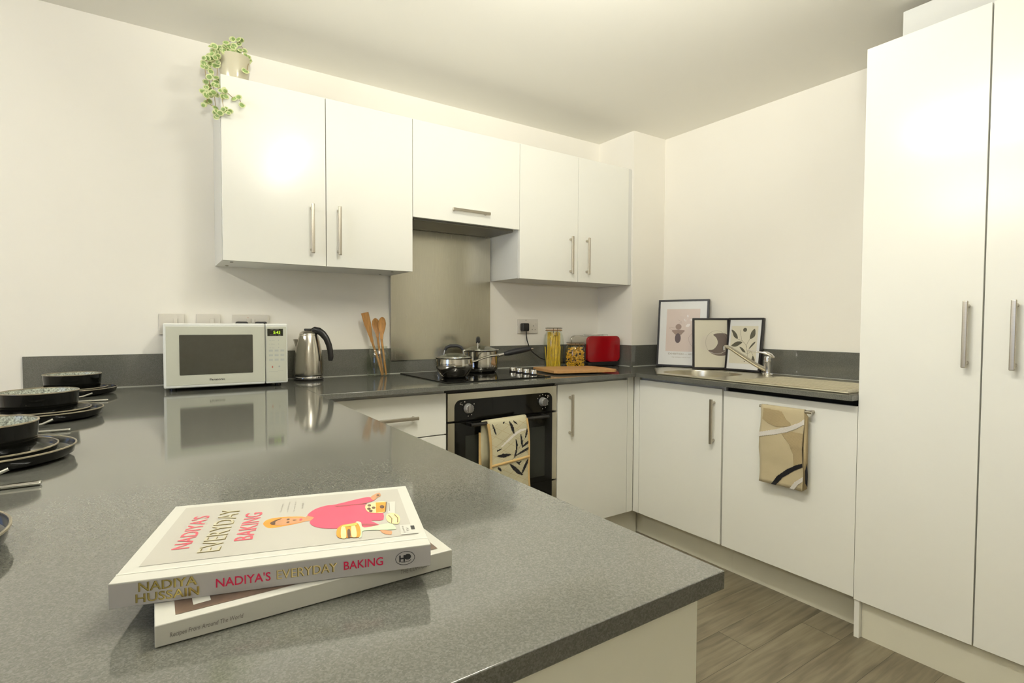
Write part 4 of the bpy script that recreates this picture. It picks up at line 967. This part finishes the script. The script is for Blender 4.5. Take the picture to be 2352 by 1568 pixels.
# ------------------------------------------------------------------ tea towel on the rail
def sheet(name, parent, prof, x_of, mats, patt, thick=.0015):
    pass
tw = MB(); YA, YZ = -1.3425, -1.5225; zt = RZ + .0078
def tow_x(t): return .0015 * math.sin(t * 9) + .0008 * math.sin(t * 23)
front = [(RX - .0085, zt - .004 - i * .0158) for i in range(0, 21)]
path = [(RX - .0065 + .0, .0)]
prof = [(RX + .014, RZ - .30), (RX + .013, RZ - .10), (RX + .0085, RZ - .02), (RX + .0085, RZ), (RX + .006, RZ + .006), (RX, RZ + .0085), (RX - .006, RZ + .006), (RX - .0085, RZ)] + [(RX - .0095 - .004 * math.sin(PI * i / 20), RZ - .0158 * i) for i in range(1, 21)]
NJ = 14
vs = []
for i, (x, z) in enumerate(prof):
    for j in range(NJ + 1):
        q = j / NJ; y = YA + (YZ - YA) * q; wv = .0022 * math.sin(q * 6.0 + .6) * min(1, max(0, (i - 7) / 8)) + .0010 * math.sin(z * 90 + q * 3) * min(1, max(0, (i - 7) / 6))
        vs.append((x - wv, y + .003 * math.sin(z * 30) * (0 if i < 8 else 1), z))
fs = [(i * (NJ + 1) + j, i * (NJ + 1) + j + 1, (i + 1) * (NJ + 1) + j + 1, (i + 1) * (NJ + 1) + j) for i in range(len(prof) - 1) for j in range(NJ)]
tw.add(vs, fs, towel_m)
ft_n = len(prof) - 1
def tow_pt(u, v):      # u 0..1 across (A->Z), v 0 bottom .. 1 top of front
    t = 7 + (1 - v) * (ft_n - 7); i = min(ft_n - 1, max(7, int(t))); f_ = t - i; jj = min(NJ - 1, max(0, int(u * NJ))); g_ = u * NJ - jj
    P00 = V3(vs[i * (NJ + 1) + jj]); P01 = V3(vs[i * (NJ + 1) + jj + 1]); P10 = V3(vs[(i + 1) * (NJ + 1) + jj]); P11 = V3(vs[(i + 1) * (NJ + 1) + jj + 1])
    return (P00 * (1 - g_) + P01 * g_) * (1 - f_) + (P10 * (1 - g_) + P11 * g_) * f_ + V3((-.0022, 0, 0))
def inside(pt, poly):
    x, y = pt; c_ = False; n_ = len(poly)
    for i in range(n_):
        x1_, y1_ = poly[i]; x2_, y2_ = poly[(i + 1) % n_]
        if (y1_ > y) != (y2_ > y) and x < (x2_ - x1_) * (y - y1_) / (y2_ - y1_) + x1_: c_ = not c_
    return c_
def raster_pattern(mb, pt, shapes, nu, nv):
    """fabric print: fine cells of the cloth take the colour of the shape they fall in"""
    for a in range(nu):
        for b_ in range(nv):
            u, v = (a + .5) / nu, (b_ + .5) / nv; m_ = None
            for poly, mm in shapes:
                if inside((u, v), poly): m_ = mm
            if m_: mb.add([pt(a / nu, b_ / nv), pt((a + 1) / nu, b_ / nv), pt((a + 1) / nu, (b_ + 1) / nv), pt(a / nu, (b_ + 1) / nv)], [(0, 1, 2, 3)], m_)
raster_pattern(tw, tow_pt, [
    ([(.046, .843), (.189, .791), (.395, .763), (.689, .795), (.702, .83), (.583, .882), (.494, .971), (.07, .987)], towel_t),
    ([(.519, .685), (.759, .732), (1.013, .727), (1.02, .357), (.801, .297), (.803, .439), (.71, .571)], towel_t),
    ([(0, .656), (.365, .725), (.689, .795), (.905, .863), (1.0, .912), (1.0, .844), (.85, .782), (.632, .712), (.37, .659), (0, .598)], towel_w),
    ([(.295, -.01), (.415, .117), (.625, .233), (.863, .322), (1.019, .359), (1.014, .315), (.805, .243), (.55, .123), (.391, -.01)], towel_k),
    ([(.713, -.01), (.82, .094), (1.005, .192), (1.017, .135), (.903, .076), (.813, -.01)], towel_w)], 90, 130)
# back layer showing at the right edge with a dark oval
bk = [(XD - .006, YZ - .010 + .006), (XD - .006, YZ - .012)]
tw.add([(RX - .004, YZ + .001, RZ + .004), (RX + .011, YZ - .006, RZ - .02), (RX + .011, YZ - .008, RZ - .305), (RX - .006, YZ + .001, RZ - .315)], [(0, 1, 2, 3)], towel_t)
tw.add([(RX + .001, YZ - .0035, RZ - .235), (RX + .008, YZ - .0068, RZ - .205), (RX + .0115, YZ - .0088, RZ - .25), (RX + .010, YZ - .0088, RZ - .298), (RX + .003, YZ - .0045, RZ - .285)], [(0, 1, 2, 3, 4)], towel_k)
o = tw.obj('tea_towel', angle=60)
sol = o.modifiers.new('thickness', 'SOLIDIFY'); sol.thickness = .0014; sol.offset = 0
tag(o, 'beige patterned tea towel hanging on the white appliance door rail', 'towel')

# ------------------------------------------------------------------ oven glove on the oven handle
mt = MB(); YH, ZHd = YD - .045, .733
prof = [(YH + .024, .52), (YH + .022, .60), (YH + .016, .70), (YH + .0125, ZHd), (YH + .008, ZHd + .009), (YH, ZHd + .0115), (YH - .009, ZHd + .009), (YH - .013, ZHd)] + [(YH - .0145 - .006 * math.sin(PI * i / 18), ZHd - .0185 * i) for i in range(1, 19)]
NJ2 = 12; vs2 = []
for i, (y, z) in enumerate(prof):
    for j in range(NJ2 + 1):
        q = j / NJ2; x = .168 + (.372 - .168) * q
        sh = 0 if i < 7 else (i - 7) * .0012 * (1 - q * .2) + .004 * math.sin((i - 7) * .35)
        x += sh; back = .0
        if i < 5: x -= .018
        vs2.append((x, y - (.003 * math.sin(q * PI) if i > 6 else 0), z + (.006 * q if i > 3 else 0)))
fs2 = [(i * (NJ2 + 1) + j, i * (NJ2 + 1) + j + 1, (i + 1) * (NJ2 + 1) + j + 1, (i + 1) * (NJ2 + 1) + j) for i in range(len(prof) - 1) for j in range(NJ2)]
fn = len(prof) - 1
def mt_pt(u, v, off=.0047):
    t = 7 + (1 - v) * (fn - 7) ; i = min(fn - 1, max(6, int(t))); f_ = t - i; jj = min(NJ2 - 1, max(0, int(u * NJ2))); g_ = u * NJ2 - jj
    K = NJ2 + 1; P00 = V3(vs2[i * K + jj]); P01 = V3(vs2[i * K + jj + 1]); P10 = V3(vs2[(i + 1) * K + jj]); P11 = V3(vs2[(i + 1) * K + jj + 1])
    return (P00 * (1 - g_) + P01 * g_) * (1 - f_) + (P10 * (1 - g_) + P11 * g_) * f_ + V3((0, -off, 0))
mt.add(vs2, fs2, mitt_m)
r = root('oven_glove', 'quilted cream oven glove with dark leaf pattern draped over the oven door rail', 'oven glove', (.27, YH, .45))
leaf_shapes = [[(.087, .987), (.127, .931), (.143, .838), (.102, .895)], [(.521, .995), (.596, .912), (.603, .812), (.544, .878)], [(.633, .995), (.686, .97), (.711, .938), (.648, .963)], [(.347, .971), (.408, 1.0), (.37, 1.0)], [(.779, .788), (.814, .678), (.807, .604), (.767, .67)], [(.959, .844), (.953, .773), (.893, .721), (.918, .792)], [(.97, .672), (.969, .636), (.806, .59), (.876, .639)], [(.63, .711), (.669, .636), (.625, .492), (.586, .488), (.626, .591)], [(.97, .576), (.965, .544), (.634, .487), (.792, .54)], [(.159, .531), (.309, .548), (.473, .519), (.304, .500)], [(.151, .617), (.26, .625), (.158, .598)], [(.496, .38), (.635, .315), (.796, .192), (.646, .237), (.52, .336)], [(.967, .405), (.931, .311), (.796, .192), (.866, .321)], [(.165, .361), (.215, .36), (.249, .311), (.2, .321)], [(.643, .392), (.719, .381), (.734, .343)], [(.797, .399), (.756, .371), (.729, .386)]]
# photo rows measured to z .43; the cloth hangs to z .40
zz = lambda v: 1 - (1 - v) * .93
def grow(L, k=1.2):
    a = sum(q[0] for q in L) / len(L); b_ = sum(q[1] for q in L) / len(L); return [(a + (q[0] - a) * k, b_ + (q[1] - b_) * (1 + (k - 1) * .5)) for q in L]
sh = [([(u, zz(v)) for u, v in grow(L)], towel_k) for L in leaf_shapes]
sh = [(sm(L, 3), m_) for L, m_ in sh]
sh.insert(0, ([(u, zz(v)) for u, v in [(.284, .652), (.428, .708), (.628, .784), (.782, .824), (.931, .836), (.933, .858), (.767, .860), (.594, .816), (.412, .740), (.225, .653)]], towel_w))
mtb = MB(); mtb.add(vs2, fs2, mitt_m)
go = mtb.obj('quilted_cloth', r, angle=60); s2 = go.modifiers.new('thickness', 'SOLIDIFY'); s2.thickness = .008; s2.offset = 0
pp = MB(); raster_pattern(pp, mt_pt, sh, 72, 130)
for u0, v0, u1, v1 in ((.55, .45, .80, .66), (.55, .45, .40, .40), (.80, .66, .97, .78), (.80, .24, .95, .40)): pp.stroke([(0, 0), (0, 1)], (mt_pt(u0, zz(v0)) + V3((0, -.0003, 0)), V3((0, 0, 0)) + V3((0.0001, 0, 0)), mt_pt(u1, zz(v1)) - mt_pt(u0, zz(v0))), .0009, towel_k, 0)
for k in range(-3, 10):      # quilting seams as shallow stitched lines
    for sgn in (1, -1):
        pts = []
        for q in range(0, 19):
            u = q / 18; v = k * .13 + (u if sgn > 0 else 1 - u) * .34
            if 0 < v < 1: pts.append(mt_pt(u, v, .0042))
        if len(pts) > 2: pp.tube(pts, .0006, towel_t, 5)
pp.obj('print_and_quilting', r, angle=60)
pi = MB()
pi.tube([mt_pt(0, v / 20, .001) for v in range(0, 21)], .0062, piping_m, 10); pi.tube([mt_pt(1, v / 20, .001) for v in range(0, 21)], .0062, piping_m, 10)
pi.tube([mt_pt(u / 10, zz(.40 + .04 * u / 10), .004) for u in range(11)], .0058, piping_m, 10)
pi.tube([(.150, YH + .024, z) for z in (.52, .56, .60, .64, .69)], .0065, piping_m, 10)
pi.obj('piping', r)
b = MB().box(.255, .325, YH - .010, YH + .012, ZHd + .012, ZHd + .0165, piping_m, .002); b.obj('hanging_loop', r)

# ------------------------------------------------------------------ trailing plant
px, py, pz = -.752, -.226, ZT_ + .0005
r = root('potted_plant', 'trailing variegated plant in a beige glazed pot on the left wall cabinet', 'plant', (px, py, pz))
MB().lathe([(0, 0), (.044, 0), (.047, .003), (.0535, .045), (.057, .092), (.0575, .100), (.055, .101), (.053, .092), (.048, .03), (0, .008)], pot_m, c=(px, py, pz), seg=44).obj('pot', r)
MB().lathe([(0, .088), (.030, .090), (.0505, .086)], soil_m, c=(px, py, pz), seg=24).obj('soil', r)
LEAVES = [(-0.761, -0.258, 2.265), (-0.741, -0.265, 2.267), (-0.736, -0.244, 2.262), (-0.783, -0.256, 2.246), (-0.825, -0.275, 2.213), (-0.834, -0.275, 2.181), (-0.786, -0.236, 2.232), (-0.803, -0.24, 2.228), (-0.779, -0.233, 2.232), (-0.763, -0.252, 2.217), (-0.749, -0.232, 2.236), (-0.741, -0.253, 2.224), (-0.789, -0.262, 2.2), (-0.817, -0.244, 2.204), (-0.848, -0.264, 2.166), (-0.835, -0.26, 2.172), (-0.824, -0.231, 2.18), (-0.859, -0.258, 2.147), (-0.838, -0.243, 2.156), (-0.852, -0.253, 2.137), (-0.839, -0.243, 2.134), (-0.843, -0.276, 2.093), (-0.818, -0.255, 2.105), (-0.851, -0.232, 2.089), (-0.819, -0.264, 2.084), (-0.820, -0.282, 2.064), (-0.862, -0.244, 2.047), (-0.842, -0.238, 2.064), (-0.84, -0.251, 2.037), (-0.856, -0.295, 2.015), (-0.832, -0.298, 2.031), (-0.81, -0.322, 2.034), (-0.798, -0.326, 2.037), (-0.823, -0.288, 2.029), (-0.793, -0.318, 2.018), (-0.764, -0.313, 2.018), (-0.75, -0.322, 2.024), (-0.74, -0.32, 1.998), (-0.86, -0.249, 1.995), (-0.849, -0.238, 2.011), (-0.822, -0.252, 1.991), (-0.802, -0.319, 1.968), (-0.796, -0.316, 1.962), (-0.778, -0.316, 1.967), (-0.823, -0.257, 1.972), (-0.822, -0.289, 1.945), (-0.812, -0.312, 1.954), (-0.72, -0.296, 2.137), (-0.702, -0.244, 2.209), (-0.716, -0.253, 2.213), (-0.727, -0.24, 2.21), (-0.716, -0.24, 2.241), (-0.772, -0.256, 2.233), (-0.795, -0.234, 2.189), (-0.815, -0.254, 2.169), (-0.814, -0.248, 2.156), (-0.794, -0.265, 2.207), (-0.775, -0.267, 2.213), (-0.756, -0.265, 2.239), (-0.758, -0.264, 2.226), (-0.828, -0.249, 2.186), (-0.812, -0.263, 2.183), (-0.838, -0.247, 2.184), (-0.768, -0.259, 2.203), (-0.8, -0.246, 2.203)]
fo = MB(); lr = random.Random(11)
def leaf(c, rr, nrm):
    n_ = nrm.normalized(); u = n_.cross(V3((.2, .3, 1))).normalized(); w = n_.cross(u); vs = [c + n_ * .0012]; K = 10
    for ring_, h in ((.66, .0010), (1.0, 0)):
        for i in range(K):
            a = 2 * PI * i / K; q = rr * ring_ * (1 + .12 * math.cos(2 * a)); vs.append(c + u * (q * math.cos(a)) + w * (q * math.sin(a)) + n_ * h)
    f1 = [(0, 1 + i, 1 + (i + 1) % K) for i in range(K)]; f2 = [(1 + i, 1 + K + i, 1 + K + (i + 1) % K, 1 + (i + 1) % K) for i in range(K)]
    k = len(fo.v); fo.add(vs, f1, leaf_g); 
    fo.v += []; mi_ = fo.mi(leaf_c)
    for q in f2: fo.f.append(tuple(k + a for a in q)); fo.m.append(mi_)
for c_ in LEAVES:
    c_ = V3(c_)
    leaf(c_, lr.uniform(.0098, .0132), V3((-.3 + lr.uniform(-.7, .7), -1 + lr.uniform(-.2, .3), lr.uniform(-.6, .5))))
    if lr.random() < .85: leaf(c_ + V3((lr.uniform(-.012, .012), lr.uniform(-.006, .004), lr.uniform(-.012, .010))), lr.uniform(.0080, .0112), V3((lr.uniform(-.8, .5), -.8, lr.uniform(-.7, .7))))
for i in range(34):
    a = lr.uniform(0, 2 * PI); q = lr.uniform(.015, .062)
    leaf(V3((px - .008 + q * math.cos(a), py + q * math.sin(a), pz + .104 + lr.uniform(-.012, .038) * (1 - q / .09))), lr.uniform(.009, .012), V3((lr.uniform(-.6, .6), -1, lr.uniform(-.4, .8))))
fo.obj('foliage', r, angle=80)
stm = MB(); top = V3((px, py, pz + .095))
for idx in ([13, 15, 19, 20, 21, 27, 28, 38], [14, 17, 23, 26, 29, 30, 33], [12, 54, 55, 22, 24, 25, 31, 34], [53, 62, 18, 40, 44, 45], [31, 41, 42, 43], [32, 35, 36, 37], [49, 48, 47], [3, 0], [10, 51, 2, 1], [6, 7, 4, 5, 14], [45, 46], [29, 39, 40]):
    pts = ([top] if idx[0] not in (31, 32, 45, 29) else []) + [V3(LEAVES[k]) + V3((.002, .004, 0)) for k in idx]
    stm.tube(pts, .0012, stem_m, 6)
stm.obj('stem', r)

# ------------------------------------------------------------------ ceiling lights (two above the picture, the third an unseen one added for fill)
def batten(label, x, y0, y1, power, z=ZC):
    em = mat('lit_tube', (0.9, 0.9, 0.85), 0.5, emit=TUBE_COL, estr=power)
    r = root('ceiling_light', label, 'ceiling light', (x, (y0 + y1) / 2, z))
    MB().box(x - .025, x + .025, y0, y1, z - .030, z - .0005, white_plastic, .004).obj('housing', r)
    for y in (y0, y1 - .02): MB().box(x - .022, x + .022, y, y + .02, z - .130, z - .0305, white_plastic, .003).obj('end_cap', r)
    MB().cyl((x, y0 + .021, z - .112), (x, y1 - .021, z - .112), .019, em, 16).obj('tube', r)
batten('long fluorescent ceiling batten above the peninsula', -.28, -2.30, -1.34, TUBE_POWER)
batten('fluorescent ceiling batten in the living area by the window', -2.40, -1.60, -.70, TUBE2_POWER)
batten('unseen ceiling batten added behind the camera as fill light', -1.30, -4.30, -3.40, 42.0)  # added fill lamp, lifts the low doors and the peninsula end panel
